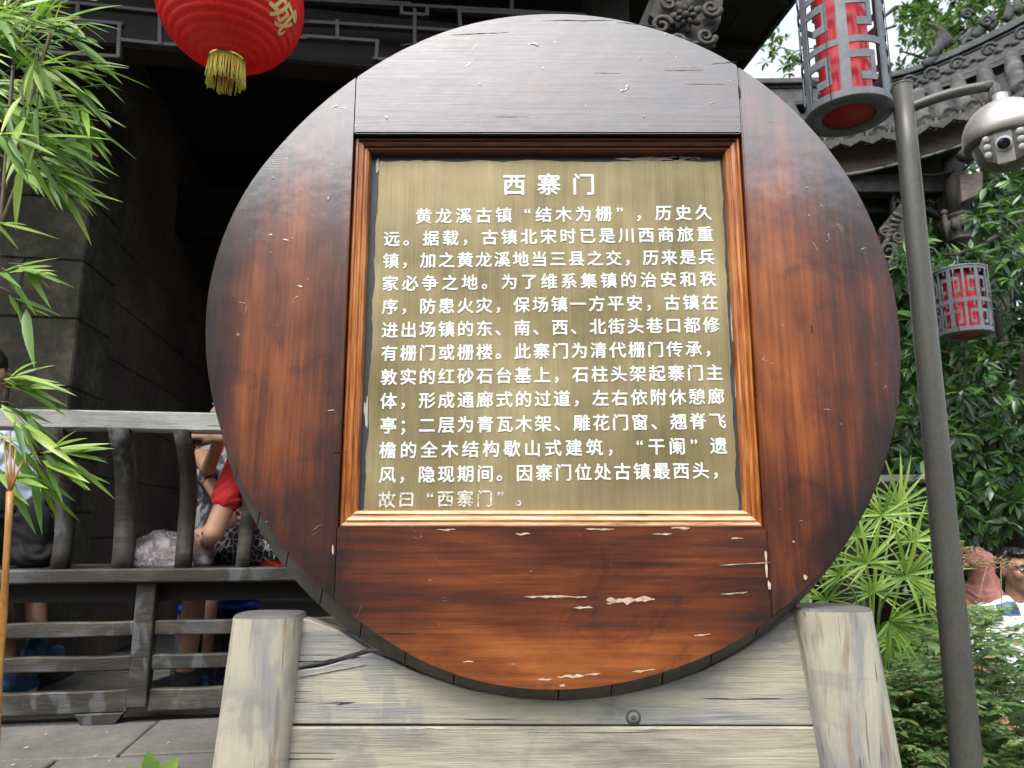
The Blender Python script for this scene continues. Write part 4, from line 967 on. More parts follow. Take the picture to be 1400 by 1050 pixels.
# sprays given as start pixel -> direction, grouped as in the photograph
sp_ = []
for k in range(44):                       # the dense crown mass at top left
    px = rn.uniform(-60, 62); py = rn.uniform(-25, 215)
    ang = rad(rn.uniform(-34, 26) - (py - 90) * .10); sp_.append((px, py, ang, rn.randint(4, 8), rn.uniform(1.42, 1.8)))
for k in range(9): sp_.append((rn.uniform(-10, 70), rn.uniform(0, 90), rad(rn.uniform(35, 95)), 4, 1.6))
for k in range(6): sp_.append((rn.uniform(0, 60), rn.uniform(60, 200), rad(rn.uniform(-120, -60)), 3, 1.5))
for (px, py, a) in ((45, 215, -24), (52, 238, -34), (30, 245, -12), (62, 225, -42), (8, 225, -15), (12, 360, -22), (-10, 372, -8), (0, 392, -42), (-8, 527, -4), (-15, 548, -18), (5, 560, -30), (-5, 520, 8), (-25, 585, -30),
                  (40, 622, 8), (45, 625, -20), (38, 632, -60), (48, 618, -5), (-30, 300, -10), (-20, 640, -20), (60, 180, -28), (70, 150, -20), (85, 120, -12), (78, 95, -2), (85, 135, -30), (80, 60, 4), (75, 75, -12), (88, 160, -38)):
    sp_.append((px, py, rad(a), rn.randint(5, 7), 1.6))
for px, py, a, nl, Y in sp_:
    spray(at(px, py, Y), Vector((math.cos(a), rn.uniform(-.35, .35), math.sin(a))), nl, rn.uniform(.04, .10))
emit(mats, bl, M_bam, bam, 300)
mb = MB()
for pts in tw: mb.tube(pts, [.0018, .0014, .0008], 4)
mb.build("twigs", M_twig, bam, kind='stuff')
cane0, cane1 = at(14, 672, 1.55), at(-8, 1050, 1.55)
d_ = cane1 - cane0; base_ = cane0 + d_ * ((cane0.z - GZ) / (cane0.z - cane1.z))
pts = [base_.lerp(cane0, i / 24) for i in range(25)]
MB().tube(pts, [.0062 if i % 3 else .0076 for i in range(25)], 12).build("cane", M_cane, bam)
for (px, py) in ((5, 600), (22, 610), (32, 628), (14, 590)):
    MB().tube([cane0, at(14, 655, 1.55).lerp(at(px, 640, 1.56), .5), at(px, py, 1.57)], [.004, .003, .0018], 6).build("side_shoot", M_cane, bam)
for (px0, py0, px1, py1) in ((-30, 700, 30, -60), (-60, 500, 70, 40), (-40, 420, 50, 180)):
    MB().tube([at(px0, py0, 1.66), at((px0 + px1) / 2, (py0 + py1) / 2, 1.64), at(px1, py1, 1.6)], [.006, .005, .003], 8).build("culm", M_twig, bam)

# ------------------------------------------------------------------ fan palm, behind the stand's right post
rn = random.Random(17)
palm = thing("fan_palm", (at(1200, 900, 2.75).x, 2.75, GZ), "bright green fan palm growing between the round sign and the pole", "palm")
pl_ = leaf_mesh("palm_leaflet", .066, M_palm, .26, .6, 5, arc=.5)
crown = Vector((at(1190, 980, 2.8).x, 2.8, at(1190, 980, 2.8).z))
fronds = [(1205, 705, 2.75, .20, 90, 19, .15), (1185, 770, 2.70, .20, 100, 18, -.1), (1238, 787, 2.6, .22, 60, 20, -.35), (1150, 785, 2.75, .17, 120, 16, -.2), (1130, 820, 2.8, .16, 140, 14, -.1), (1245, 740, 2.9, .20, 70, 18, .1),
          (1215, 850, 2.65, .20, -40, 18, -.4), (1215, 880, 2.8, .16, -60, 16, -.5), (1262, 815, 2.85, .18, 20, 16, -.2), (1170, 735, 2.9, .18, 110, 16, .1), (1195, 810, 2.85, .2, 80, 16, .0), (1110, 850, 2.9, .13, 150, 12, .1), (1228, 690, 3.0, .2, 95, 16, .3), (1160, 700, 3.05, .18, 100, 14, .3),(1275,870,2.9,.17,0,14,-.3),(1100,800,2.95,.15,130,12,.2)]
for (px, py, Y, L, dirn, nl, tilt) in fronds:
    c = at(px, py, Y); f = MB()
    mid = crown.lerp(c, .55) + Vector((rn.uniform(-.03, .03), 0, .10))
    pts = curve([crown, mid, c], 8)
    o = f.tube(pts, [.006 - .0004 * i for i in range(9)], 6).build("frond", M_palm, palm)
    a0 = rad(dirn); tot = rad(rn.uniform(230, 290))
    for i in range(nl):
        t = i / (nl - 1) - .5; a = a0 + tot * t
        d = Vector((math.cos(a), -.45 + rn.uniform(-.12, .12) + .25 * math.cos(tot * t), math.sin(a) * .85 + tilt * .5))
        up_ = Vector((rn.uniform(-.3, .3), -1, .5)); LL = L * (1 - .38 * abs(t * 2) ** 2) * rn.uniform(.75, 1.12)
        d = d + rv(rn, .06) + Vector((0, 0, -.12 * rn.random()))
        share(pl_, "leaflet", orient(c, d, up_, LL, rn.uniform(.85, 1.2)), o)
MB().tube([Vector((crown.x, crown.y, GZ)), crown], [.05, .04], 10).build("trunk", M_bark, palm)

# ------------------------------------------------------------------ glossy broadleaf tree on the right
def whorl(mats, p, d, n_, L, rn, wide=1.0, droop=.5, up=Vector((0, -.45, .9))):
    d = d.normalized(); a = Vector((1, 0, 0)) if abs(d.x) < .8 else Vector((0, 1, 0)); x = d.cross(a).normalized(); y = d.cross(x); ph = rn.random() * 6.28
    for i in range(n_):
        q_ = ph + 2 * math.pi * i / n_ + rn.uniform(-.3, .3); k = rn.uniform(.35, .9)
        dd = x * math.cos(q_) + y * math.sin(q_) + d * k + Vector((0, 0, -droop * rn.uniform(0, 1)))
        mats.append(orient(p + dd.normalized() * .008, dd, up + rv(rn, .25), L * rn.uniform(.7, 1.15), rn.uniform(.85, 1.15) * wide))
gl = leaf_mesh("broad_leaf", .34, M_leafd, .16, .25, 4, arc=.72)
rn = random.Random(41)
bt = thing("glossy_leaf_tree", (at(1420, 700, 4.9).x, 4.9, GZ), "dense tree with glossy dark green leaves right of the pole", "tree")
mats = []
def region_tree(n_, x0, x1, y0, y1, Y0, Y1, L, mask=None, nl=(6, 9), mats=None, dirv=Vector((-.2, -1, -.2)), droop=.5):
    k = 0; tries = 0
    while k < n_ and tries < n_ * 12:
        tries += 1
        px, py = rn.uniform(x0, x1), rn.uniform(y0, y1); Y = rn.uniform(Y0, Y1)
        if mask and not mask(px, py, Y): continue
        cl = noise.noise(Vector((px * .012, py * .012, Y * .8)))
        if cl < -.14 and rn.random() < .8: continue
        p = at(px, py, Y + cl * .5)
        whorl(mats, p, dirv + rv(rn, .5), rn.randint(*nl), L, rn, droop=droop); k += 1
mk = lambda px, py, Y: (py > 255 + max(0, (1330 - px)) * .75) or (px > 1335 and py > 232)
region_tree(420, 1195, 1500, 235, 735, 3.95, 5.1, .115, lambda a, b, c: mk(a, b, c) and not (1265 < a < 1375 and 345 < b < 480 and c < 4.35), mats=mats)
emit(mats, gl, M_leafd, bt, 300)
mats = []; region_tree(1300, 1180, 1560, 215, 760, 5.9, 7.5, .17, lambda a, b, c: b > 250, mats=mats)
np_mesh("foliage", gl, mats, M_leafd, bt)
for (pa, pb_, Y, r0, r1) in (((1400, 760), (1360, 640), 5.3, .07, .05), ((1360, 640), (1300, 480), 5.2, .05, .02), ((1362, 640), (1420, 400), 5.2, .045, .02), ((1380, 560), (1340, 330), 5.0, .03, .012)):
    a, b = at(*pa, Y), at(*pb_, Y); MB().tube([a, a.lerp(b, .5) + Vector((.03, 0, .02)), b], [r0, (r0 + r1) / 2, r1], 8).build("limb", M_bark, bt)
a = at(1400, 760, 5.3); MB().tube([Vector((a.x + .05, a.y, GZ)), Vector((a.x + .01, a.y, a.z * .5)), a], [.10, .085, .07], 12).build("trunk", M_bark, bt)
a_ = b2 + Vector((0, 0, H2 + .10)); MB().tube([a_ + Vector((-.08, .0, .0)), a_, a_ + Vector((.25, .2, .12)), at(1400, 300, 4.6)], [.006, .008, .011, .02], 7).build("limb", M_bark, bt)
# sprig above the small lantern
mats = []
for (px, py) in ((1326, 342), (1315, 352), (1340, 350)): whorl(mats, at(px, py, 3.95), Vector((0, -.6, .7)), 6, .10, rn, droop=.1)
for m_ in mats: share(gl, "leaf", m_, bt)

# ------------------------------------------------------------------ tree canopy behind the pavilion
rn = random.Random(53)
ct = thing("canopy_tree", (at(1330, 300, 10.5).x, 10.5, GZ), "tall light green tree whose canopy rises behind the tiled roof", "tree")
ul = leaf_mesh("small_leaf", .42, M_leafu, .15, .2, 3, arc=.75)
mats = []
def mk2(px, py, Y):
    if px < 1215: return False
    nn = noise.noise(Vector((px * .02, py * .02, 4.4)))
    gap = (px < 1262 and py < 100 and nn < .08) or (nn < -.26)
    return not gap
region_tree(1050, 1200, 1560, -60, 150, 8.6, 11.2, .15, mk2, (6, 9), mats, droop=.4)
k = 0
for (px, py, n_) in ((1068, 62, 5), (1078, 85, 4), (1060, 48, 4), (1092, 95, 4), (1050, 75, 3), (1088, 66, 3), (1240, 60, 6), (1252, 85, 6), (1225, 95, 5), (1270, 30, 7), (1235, 20, 5)):
    for j in range(n_): whorl(mats, at(px + rn.uniform(-14, 14), py + rn.uniform(-12, 12), 9.2), rv(rn), 6, .12, rn)
emit(mats, ul, M_leafu, ct, 300)
tb = at(1330, 300, 10.5)
MB().tube([Vector((tb.x, 10.5, GZ)), Vector((tb.x + .1, 10.5, 2.5)), at(1340, 60, 10.5)], [.22, .18, .09], 12).build("trunk", M_bark, ct)
for (pa, pb_) in (((1340, 60), (1250, 10)), ((1335, 90), (1400, -30)), ((1338, 70), (1320, -60)), ((1335, 120), (1232, 70)), ((1250, 10), (1200, 30))):
    a, b = at(*pa, 10.3), at(*pb_, 10.1); MB().tube([a, a.lerp(b, .5) + Vector((0, 0, .12)), b], [.05, .035, .012], 7).build("limb", M_bark, ct)
MB().tube([at(1225, 35, 10.1), at(1150, 60, 9.8), at(1085, 70, 9.3), at(1050, 60, 9.2)], [.02, .014, .008, .004], 6).build("limb", M_bark, ct)

# ------------------------------------------------------------------ feathery bush, bottom right
rn = random.Random(61)
bush = thing("feathery_bush", (at(1330, 980, 2.9).x, 2.9, GZ), "fine-leaved green bush with reddish and tan tips at the bottom right", "bush")
fl = leaf_mesh("bush_leaflet", .36, M_leafb, .1, .2, 3, arc=.75)
mats = []
def bl_h(px): return 845 - 0 * px if px < 1300 else 812 + (px - 1310) * .12
for k in range(1250):
    px = rn.uniform(1180, 1480); py = rn.uniform(795, 1110)
    top_y = 905 - (px - 1200) * .9 if px < 1290 else 828 + 14 * math.sin(px * .06) + (px - 1300) * .34
    if py < top_y: continue
    Y = rn.uniform(2.65, 3.5)
    if px < 1230 and Y < 2.75: continue
    p = at(px, py, Y); d = Vector((rn.uniform(-.7, .7), -.6, rn.uniform(-.2, .8))).normalized()
    for i in range(6):
        q_ = p + d * .018 * i; s_ = d.cross(Vector((0, 0, 1))).normalized()
        for sg in (-1, 1): mats.append(orient(q_, d * .7 + s_ * sg + rv(rn, .15) + Vector((0, 0, -.15)), Vector((0, -.5, .9)) + rv(rn, .2), rn.uniform(.026, .046)))
for k in range(420):
    px = rn.uniform(1185, 1310); py = rn.uniform(915, 1090); p = at(px, py, rn.uniform(2.55, 2.8)); d = Vector((rn.uniform(-.7, .7), -.6, rn.uniform(-.2, .8))).normalized()
    for i in range(6):
        q_ = p + d * .016 * i; s_ = d.cross(Vector((0, 0, 1))).normalized()
        for sg in (-1, 1): mats.append(orient(q_, d * .7 + s_ * sg + rv(rn, .15) + Vector((0, 0, -.15)), Vector((0, -.5, .9)) + rv(rn, .2), rn.uniform(.022, .038)))
emit(mats, fl, M_leafb, bush, 300)
mb = MB()
for k in range(40):
    px, py = rn.uniform(1215, 1450), rn.uniform(850, 1050); a = at(px, py, 2.95); mb.tube([a, a + Vector((rn.uniform(-.1, .1), 0, -.35)), Vector((bush.location.x + rn.uniform(-.25, .25), 3.0, GZ))], [.002, .003, .005], 5)
mb.build("stems", M_twig, bush, kind='stuff')
# dry plumes across the people
mb = MB()
for (px, py, a) in ((1310, 762, 10), (1322, 770, 0), (1335, 768, 8), (1350, 774, -5), (1365, 766, 12), (1375, 772, -8), (1318, 757, 25), (1305, 750, 50), (1330, 752, 20), (1265, 745, 60), (1275, 752, 40), (1255, 760, 20)):
    p = at(px, py, 2.9); 
    for i in range(14):
        d = Vector((math.cos(rad(a + rn.uniform(-50, 50))), rn.uniform(-.5, .5), math.sin(rad(a + rn.uniform(-50, 50))))); q_ = p + Vector((rn.uniform(-.03, .03), 0, rn.uniform(-.012, .012)))
        mb.tube([q_, q_ + d * .022], [.0022, .0005], 4)
for (a, b) in (((1305, 850), (1320, 760)), ((1330, 850), (1350, 770)), ((1370, 850), (1368, 768)), ((1262, 850), (1266, 748)), ((1310, 772), (1385, 768))):
    mb.tube([at(*a, 2.92), at(*b, 2.9)], .0015, 4)
mb.build("dry_plumes", M_dry, bush, kind='stuff')
# low broad plant at the bottom left corner of the stand
sg_ = leaf_mesh("sprout_leaf", .5, M_palm, .2, .3, 4, arc=.7)
sap = thing("creeper_leaf_plant", at(215, 1085, 2.28), "small green leaves poking up in front of the paving at the bottom left", "plant")
for (px, py, a) in ((208, 1052, 100), (225, 1058, 60), (200, 1062, 140), (238, 1066, 40), (215, 1066, 90)):
    share(sg_, "leaf", orient(at(px, py + 8, 2.25), Vector((math.cos(rad(a)), -.3, math.sin(rad(a)))), Vector((0, -1, .2)), .07, 1.3), sap)

# distant greenery behind everything on the right
rn = random.Random(71); mats = []
for k in range(5200):
    x = rn.uniform(.8, 12); z = rn.uniform(GZ, 7.6 if x > 6.2 else 6.4 if x > 5.5 else 4.2); y = rn.uniform(11, 12.5)
    whorl(mats, Vector((x, y, z)), rv(rn) + Vector((0, -1, 0)), 5, .38, rn)
fh = np_mesh("far_hedge", gl, mats, M_leafd, None); tag(fh, "dark mass of far foliage filling the gaps behind the trees", "foliage")

# ------------------------------------------------------------------ unseen house added behind the camera to keep low sky out of the varnish
oh = thing("sky_blocker_house", (0, -8, GZ), "unseen two-storey house added behind the camera to block low sky from the varnish reflection", "house")
M_pl = simple("grey_plaster", [(.3, (.035, .032, .03)), (.7, (.075, .07, .065))], 2)
HZ = 7.1  # wall height set by where the sky reflection should begin
MB().box((-9, -9, GZ), (8, -8, HZ)).build("wall", M_pl, oh)
MB().prism([Vector((-9.5, -7.3, HZ - .1)), Vector((8.5, -7.3, HZ - .1)), Vector((8.3, -9.5, HZ + .9)), Vector((-9.3, -9.5, HZ + .9))], Vector((0, 0, .12))).build("roof", M_tile, oh)
for i in range(7):
    for z in (GZ + .9, GZ + 4.0):
        x = -8 + i * 2.35; w_o = MB().box((x, -7.99, z), (x + 1.2, -7.95, z + 1.4)).build("window", M_dark, oh)
        MB().box((x + .57, -7.949, z), (x + .63, -7.92, z + 1.4)).build("frame", M_carve, w_o)
# ------------------------------------------------------------------ people
def blob(name, prims, mat_, parent, vox=.008, smooth=6, kind=None):
    wr_ = name in ('shirt', 'tshirt', 'shawl', 'shorts', 'trousers', 'headscarf', 'black_bag')
    mb = MB()
    for p in prims:
        if p[0] == 'c':                     # tapered capsule
            _, a, b, ra, rb = p; a = Vector(a); b = Vector(b); mb.tube([a, b], [ra, rb], 14); mb.ball(a, ra, 14, 10); mb.ball(b, rb, 14, 10)
        else:
            _, c, r, *R = p; mb.ball(c, r, 20, 14, R[0] if R else None)
    o = mb.build(name, mat_, parent, fix=True)
    md = o.modifiers.new("r", 'REMESH'); md.mode = 'VOXEL'; md.voxel_size = vox; md.use_smooth_shade = True
    ms = o.modifiers.new("s", 'SMOOTH'); ms.factor = .5; ms.iterations = smooth
    dg = bpy.context.evaluated_depsgraph_get(); me = bpy.data.meshes.new_from_object(o.evaluated_get(dg)); o.modifiers.clear(); o.data = me
    if not me.materials: me.materials.append(mat_)
    if wr_:
        nn = [v.normal.copy() for v in me.vertices]
        for v, n__ in zip(me.vertices, nn):
            q_ = v.co; h = noise.noise(Vector((q_.x * 9, q_.y * 9, q_.z * 22 + 3 * noise.noise(q_ * 6)))); v.co += n__ * (.011 * (1 - 2 * abs(h)) - .005)
    if name == 'hair':
        nn = [v.normal.copy() for v in me.vertices]
        for v, n__ in zip(me.vertices, nn): v.co += n__ * .006 * noise.noise(Vector((v.co.x * 70, v.co.y * 70, v.co.z * 18)))
    for p in me.polygons: p.use_smooth = True
    return o
def skinmat(nm, a, b):
    m = N(nm); k = m.noise(8, (1, 1, 1), 4); m.set(Base_Color=m.ramp(k, [(.3, a), (.7, b)]), Roughness=.5); m.b.inputs['Subsurface Weight'].default_value = .08; m.b.inputs['Subsurface Radius'].default_value = (.02, .008, .004); return m.m
M_skin = skinmat("tan_skin", (.30, .16, .095), (.40, .23, .145))
M_skin2 = skinmat("warm_skin", (.36, .19, .12), (.46, .27, .18))
M_hair = simple("black_hair", [(.3, (.006, .005, .005)), (.7, (.02, .017, .015))], 60, (1, 1, .15), rough=.45, bump=.8)
def cloth(nm, a, b, sc=6, bump=.5): return simple(nm, [(.35, a), (.65, b)], sc, (1, 1, .6), rough=.85, bump=bump, bscale=18, bd=.012)
M_white = cloth("white_tshirt_cotton", (.68, .69, .74), (.82, .82, .85))
M_coral = cloth("coral_cloth", (.90, .34, .27), (.95, .48, .40))
M_lblue = cloth("pale_blue_shirt", (.36, .46, .60), (.50, .60, .74))
M_redc = cloth("red_tshirt", (.42, .012, .016), (.60, .025, .03))
M_blk = cloth("black_trousers", (.008, .008, .010), (.022, .022, .026))
M_navy = cloth("navy_trousers", (.02, .025, .05), (.04, .05, .09))
m = N("black_white_print_shorts"); v = m.n.new("ShaderNodeTexVoronoi"); v.feature = 'DISTANCE_TO_EDGE'; v.inputs['Scale'].default_value = 34; m.l.new(m.tc.outputs['Object'], v.inputs['Vector'])
m.set(Base_Color=m.ramp(m.mt('ADD', v.outputs['Distance'], m.mt('MULTIPLY', m.noise(30), .25)), [(.10, (.45, .45, .46)), (.24, (.015, .015, .018))]), Roughness=.8); M_print = m.m
m = N("striped_sleeve_cloth"); v = m.noise(26, (1, 1, .5), 3); m.set(Base_Color=m.ramp(v, [(.46, (.03, .032, .04)), (.54, (.20, .21, .24))]), Roughness=.8); M_stripe = m.m
M_tshoe = simple("blue_trainer", [(.4, (.02, .06, .16)), (.6, (.05, .16, .30))], 30, rough=.6); M_sole = simple("pale_sole", [(.3, (.45, .43, .36)), (.7, (.55, .53, .46))], 20)
M_eye = simple("dark_iris", [(.3, (.01, .008, .006)), (.7, (.02, .015, .01))], 8, rough=.15, bump=0); M_eyew = simple("eye_white", [(.3, (.55, .52, .5)), (.7, (.62, .6, .58))], 8, rough=.3, bump=0)
M_lip = skinmat("lips", (.24, .09, .075), (.30, .12, .10)); M_frame = simple("black_spectacle_frame", [(.3, (.012, .012, .014)), (.7, (.02, .02, .022))], 8, rough=.3, bump=0)

def head_prims(c, fwd, s=1.0):
    """c = head centre; fwd = horizontal unit vector the face looks along."""
    f = Vector(fwd).normalized(); r = Vector((f.y, -f.x, 0)); u = r.cross(f); u = -u if u.z < 0 else u
    R = Matrix((r, f, u)).transposed(); P = lambda x, y, z: c + R @ Vector((x * s, y * s, z * s))
    pr = [('e', P(0, -.012, .025), (.078 * s, .092 * s, .088 * s), R), ('e', P(0, .012, -.035), (.064 * s, .070 * s, .075 * s), R), ('e', P(0, .045, -.088), (.034 * s, .032 * s, .024 * s), R),
          ('c', P(0, .083, .012), P(0, .103, -.024), .009 * s, .013 * s), ('e', P(.012, .092, -.028), (.010 * s, .010 * s, .008 * s), R), ('e', P(-.012, .092, -.028), (.010 * s, .010 * s, .008 * s), R),
          ('c', P(-.045, .066, .028), P(.045, .066, .028), .013 * s, .013 * s), ('e', P(.040, .055, -.022), (.026 * s, .026 * s, .028 * s), R), ('e', P(-.040, .055, -.022), (.026 * s, .026 * s, .028 * s), R),
          ('e', P(0, .078, -.055), (.024 * s, .014 * s, .014 * s), R), ('e', P(.080, -.005, -.005), (.010 * s, .018 * s, .030 * s), R), ('e', P(-.080, -.005, -.005), (.010 * s, .018 * s, .030 * s), R)]
    return pr, P, R
def hand(wr, d, nrm, curl=.5, s=1.0):
    """hand at wrist wr pointing along d, back of the hand faces nrm; returns capsules."""
    d = Vector(d).normalized(); nrm = Vector(nrm); nrm = (nrm - d * nrm.dot(d)).normalized(); side = d.cross(nrm); pr = [('c', wr, wr + d * .05 * s, .024 * s, .030 * s)]
    for k in range(-1, 3): pr.append(('c', wr + d * .02 * s + side * (k - .5) * .012 * s, wr + d * .085 * s + side * (k - .5) * .021 * s, .013 * s, .0115 * s))
    for k, L in zip(range(-1, 3), (.068, .078, .074, .058)):
        p = wr + d * .085 * s + side * (k - .5) * .021 * s; dd = d; 
        for j, fL in enumerate((.42, .33, .25)):
            dd = (dd * math.cos(curl * .8) - nrm * math.sin(curl * .8)).normalized() if j or curl > .3 else dd
            q_ = p + dd * L * fL * s; pr.append(('c', p, q_, .0095 * s, .0085 * s)); p = q_
    p = wr + d * .025 * s - side * .026 * s; q_ = p + (d * .6 - side * .7 - nrm * .2).normalized() * .045 * s; pr += [('c', p, q_, .013 * s, .0105 * s), ('c', q_, q_ + (d * .9 - side * .2 - nrm * .3).normalized() * .032 * s, .0105 * s, .009 * s)]
    return pr
def shoe(par, ankle, d, mat_):
    d = Vector(d).normalized(); a = Vector(ankle); f = a + Vector((0, 0, -.05))
    blob("shoe", [('c', f - d * .03 + Vector((0, 0, .025)), f + d * .02 + Vector((0, 0, .02)), .045, .045), ('c', f, f + d * .15 - Vector((0, 0, .008)), .044, .036), ('e', a, (.045, .045, .045))], mat_, par, .006)
    blob("sole", [('c', f - d * .04 - Vector((0, 0, .028)), f + d * .16 - Vector((0, 0, .028)), .016, .016), ('c', f - d * .04 - Vector((0, 0, .028)) + d.cross(Z) * .02, f + d * .15 - Vector((0, 0, .028)) + d.cross(Z) * .02, .016, .016), ('c', f - d * .04 - Vector((0, 0, .028)) - d.cross(Z) * .02, f + d * .15 - Vector((0, 0, .028)) - d.cross(Z) * .02, .016, .016)], M_sole, par, .006)

# -- man in a white T-shirt and glasses at the right edge
mY = 4.15; hc = at(1391, 780, mY); mg = Vector((hc.x, hc.y, GZ - .0))
ht = hc.z + .115 - GZ; k_ = 1.0
man = thing("person", (hc.x, hc.y, GZ), "man in glasses and white T-shirt standing at the right edge behind the bush", "person")
fw = Vector((.10, -1, 0)).normalized(); sd = Vector((fw.y, -fw.x, 0)) * -1   # his left, towards +x
pr, P, R = head_prims(hc, fw)
neck = hc + Vector((0, .02, -.10)); chest = hc + Vector((0, .04, -.33)); hip = Vector((hc.x, hc.y + .04, GZ + .88))
bp = pr + [('c', neck + Vector((0, 0, .03)), neck + Vector((0, .01, -.09)), .052, .060), ('e', chest + Vector((0, 0, .02)), (.165, .10, .17)), ('c', chest - Vector((0, 0, .08)), hip, .125, .135), ('c', chest + Vector((-.15, 0, .10)), chest + Vector((.15, 0, .10)), .058, .058)]
for s_ in (-1, 1):
    sh = chest + Vector((.175 * s_, 0, .09)); el_ = sh + Vector((.06 * s_, .0, -.28)); wr = el_ + Vector((-.03 * s_, -.10, -.22))
    bp += [('c', sh, el_, .050, .040), ('c', el_, wr, .038, .027)] + hand(wr, wr - el_, Vector((s_, 0, .2)), .45)
    kn = Vector((hip.x + .09 * s_, hip.y, GZ + .47)); an = Vector((hip.x + .10 * s_, hip.y + .02, GZ + .09)); bp += [('c', hip + Vector((.08 * s_, 0, -.05)), kn, .078, .055), ('c', kn, an, .052, .036)]
    shoe(man, an, fw, M_blk)
blob("body", bp, M_skin, man, .007, 3)
sp_ = [('e', chest + Vector((0, 0, .02)), (.178, .118, .185)), ('c', chest - Vector((0, 0, .08)), hip + Vector((0, 0, .02)), .150, .160), ('c', chest + Vector((-.155, 0, .095)), chest + Vector((.155, 0, .095)), .070, .070)]
for s_ in (-1, 1): sh = chest + Vector((.175 * s_, 0, .09)); sp_ += [('c', sh, sh + Vector((.05 * s_, 0, -.20)), .066, .068)]
mw = N("white_tshirt_with_print"); x, y, z = mw.sep(); kf = mw.noise(6, (1, 1, .6), 5)
dzp = at(1398, 836, mY - .15).z - GZ; dxp = at(1400, 836, mY - .15).x - hc.x
ins = mw.mt('MULTIPLY', mw.mt('LESS_THAN', mw.mt('ABSOLUTE', mw.mt('SUBTRACT', x, dxp)), .050), mw.mt('MULTIPLY', mw.mt('LESS_THAN', mw.mt('ABSOLUTE', mw.mt('SUBTRACT', z, dzp)), .036), mw.mt('LESS_THAN', y, 0.0)))
cpr = mw.ramp(mw.noise(18, (1, 1, 3), 4), [(.4, (.012, .03, .07)), (.6, (.10, .22, .30))])
mw.set(Base_Color=mw.mix(ins, mw.ramp(kf, [(.35, (.68, .69, .74)), (.65, (.82, .82, .85))]), cpr), Roughness=.85, Normal=mw.bump(kf, .8, .03))
blob("tshirt", sp_, mw.m, man, .009, 4)
tp_ = [('c', hip + Vector((-.05, 0, 0)), hip + Vector((.05, 0, 0)), .145, .145)]
for s_ in (-1, 1): tp_ += [('c', hip + Vector((.08 * s_, 0, -.05)), Vector((hip.x + .09 * s_, hip.y, GZ + .47)), .095, .072), ('c', Vector((hip.x + .09 * s_, hip.y, GZ + .47)), Vector((hip.x + .10 * s_, hip.y + .02, GZ + .10)), .070, .055)]
blob("trousers", tp_, M_navy, man, .010)
blob("hair", [('e', P(0, -.028, .050), (.083, .090, .075), R), ('e', P(0, -.055, .0), (.076, .058, .075), R), ('e', P(0, .040, .090), (.060, .048, .026), R), ('c', P(-.072, .01, .055), P(-.074, .012, .02), .012, .009), ('c', P(.072, .01, .055), P(.074, .012, .02), .012, .009)], M_hair, man, .005, 3)
for s_ in (-1, 1):
    MB().ball(P(.031 * s_, .070, .006), (.0135, .011, .0085), 12, 8, R).build("eye", M_eyew, man); MB().ball(P(.031 * s_, .0795, .006), (.0058, .004, .0058), 10, 6, R).build("iris", M_eye, man)
    MB().tube([P(.016 * s_, .085, .028), P(.032 * s_, .083, .033), P(.050 * s_, .072, .028)], [.003, .004, .002], 6).build("eyebrow", M_hair, man)
MB().tube([P(-.024, .084, -.056), P(-.010, .093, -.053), P(0, .094, -.055), P(.010, .093, -.053), P(.024, .084, -.056)], [.003, .0055, .0055, .0055, .003], 8).build("mouth", M_lip, man)
gs = thing("spectacles", P(0, .1, .005), "thin black-rimmed spectacles worn by the man in the white T-shirt", "glasses")
gm = MB()
for s_ in (-1, 1):
    pts = [P(.034 * s_ + .025 * math.cos(a) * (1 + .0), .104 - .010 * abs(math.cos(a)), .004 + .016 * math.sin(a)) for a in [2 * math.pi * i / 20 for i in range(21)]]
    gm.tube(pts, .0018, 6); gm.tube([P(.060 * s_, .094, .008), P(.083 * s_, .04, .010), P(.083 * s_, -.01, .006)], .0017, 6)
gm.tube([P(-.010, .107, .006), P(0, .109, .008), P(.010, .107, .006)], .0017, 6); gm.build("frame", M_frame, gs)

# -- woman in a coral headscarf seen from behind
wY = 5.4; hc = at(1337, 775, wY)
wom = thing("person", (hc.x, hc.y, GZ), "person in a coral shawl and headscarf seen from behind, beyond the bush", "person")
fw = Vector((-.25, 1, 0)).normalized(); pr, P, R = head_prims(hc, fw)
chest = hc + Vector((0, 0, -.33)); hip = Vector((hc.x, hc.y, GZ + .86)); bp = pr + [('c', hc + Vector((0, 0, -.08)), hc + Vector((0, 0, -.20)), .05, .055), ('e', chest, (.15, .10, .17)), ('c', chest, hip, .12, .14)]
for s_ in (-1, 1):
    sh = chest + Vector((.16 * s_, 0, .08)); el_ = sh + Vector((.05 * s_, .02, -.27)); wr = el_ + Vector((-.05 * s_, .14, -.16)); bp += [('c', sh, el_, .046, .038), ('c', el_, wr, .035, .025)] + hand(wr, wr - el_, Vector((s_, 0, .4)), .5)
    kn = Vector((hip.x + .08 * s_, hip.y, GZ + .46)); an = Vector((hip.x + .09 * s_, hip.y - .02, GZ + .09)); bp += [('c', hip + Vector((.07 * s_, 0, -.05)), kn, .078, .052), ('c', kn, an, .05, .034)]; shoe(wom, an, fw, M_blk)
blob("body", bp, M_skin, wom, .008, 3)
blob("headscarf", [('e', P(0, -.015, .03), (.092, .108, .098), R), ('c', P(0, -.03, -.02), P(0, -.03, -.16), .085, .090), ('c', P(.03, -.07, .0), P(.05, -.09, -.20), .045, .03)], M_coral, wom, .008, 4)
sp_ = [('e', chest + Vector((0, 0, .03)), (.185, .125, .17)), ('c', chest, hip, .145, .165), ('c', chest + Vector((-.17, 0, .07)), chest + Vector((.17, 0, .07)), .078, .078), ('c', hc + Vector((0, -.02, -.16)), chest + Vector((0, 0, .1)), .10, .15)]
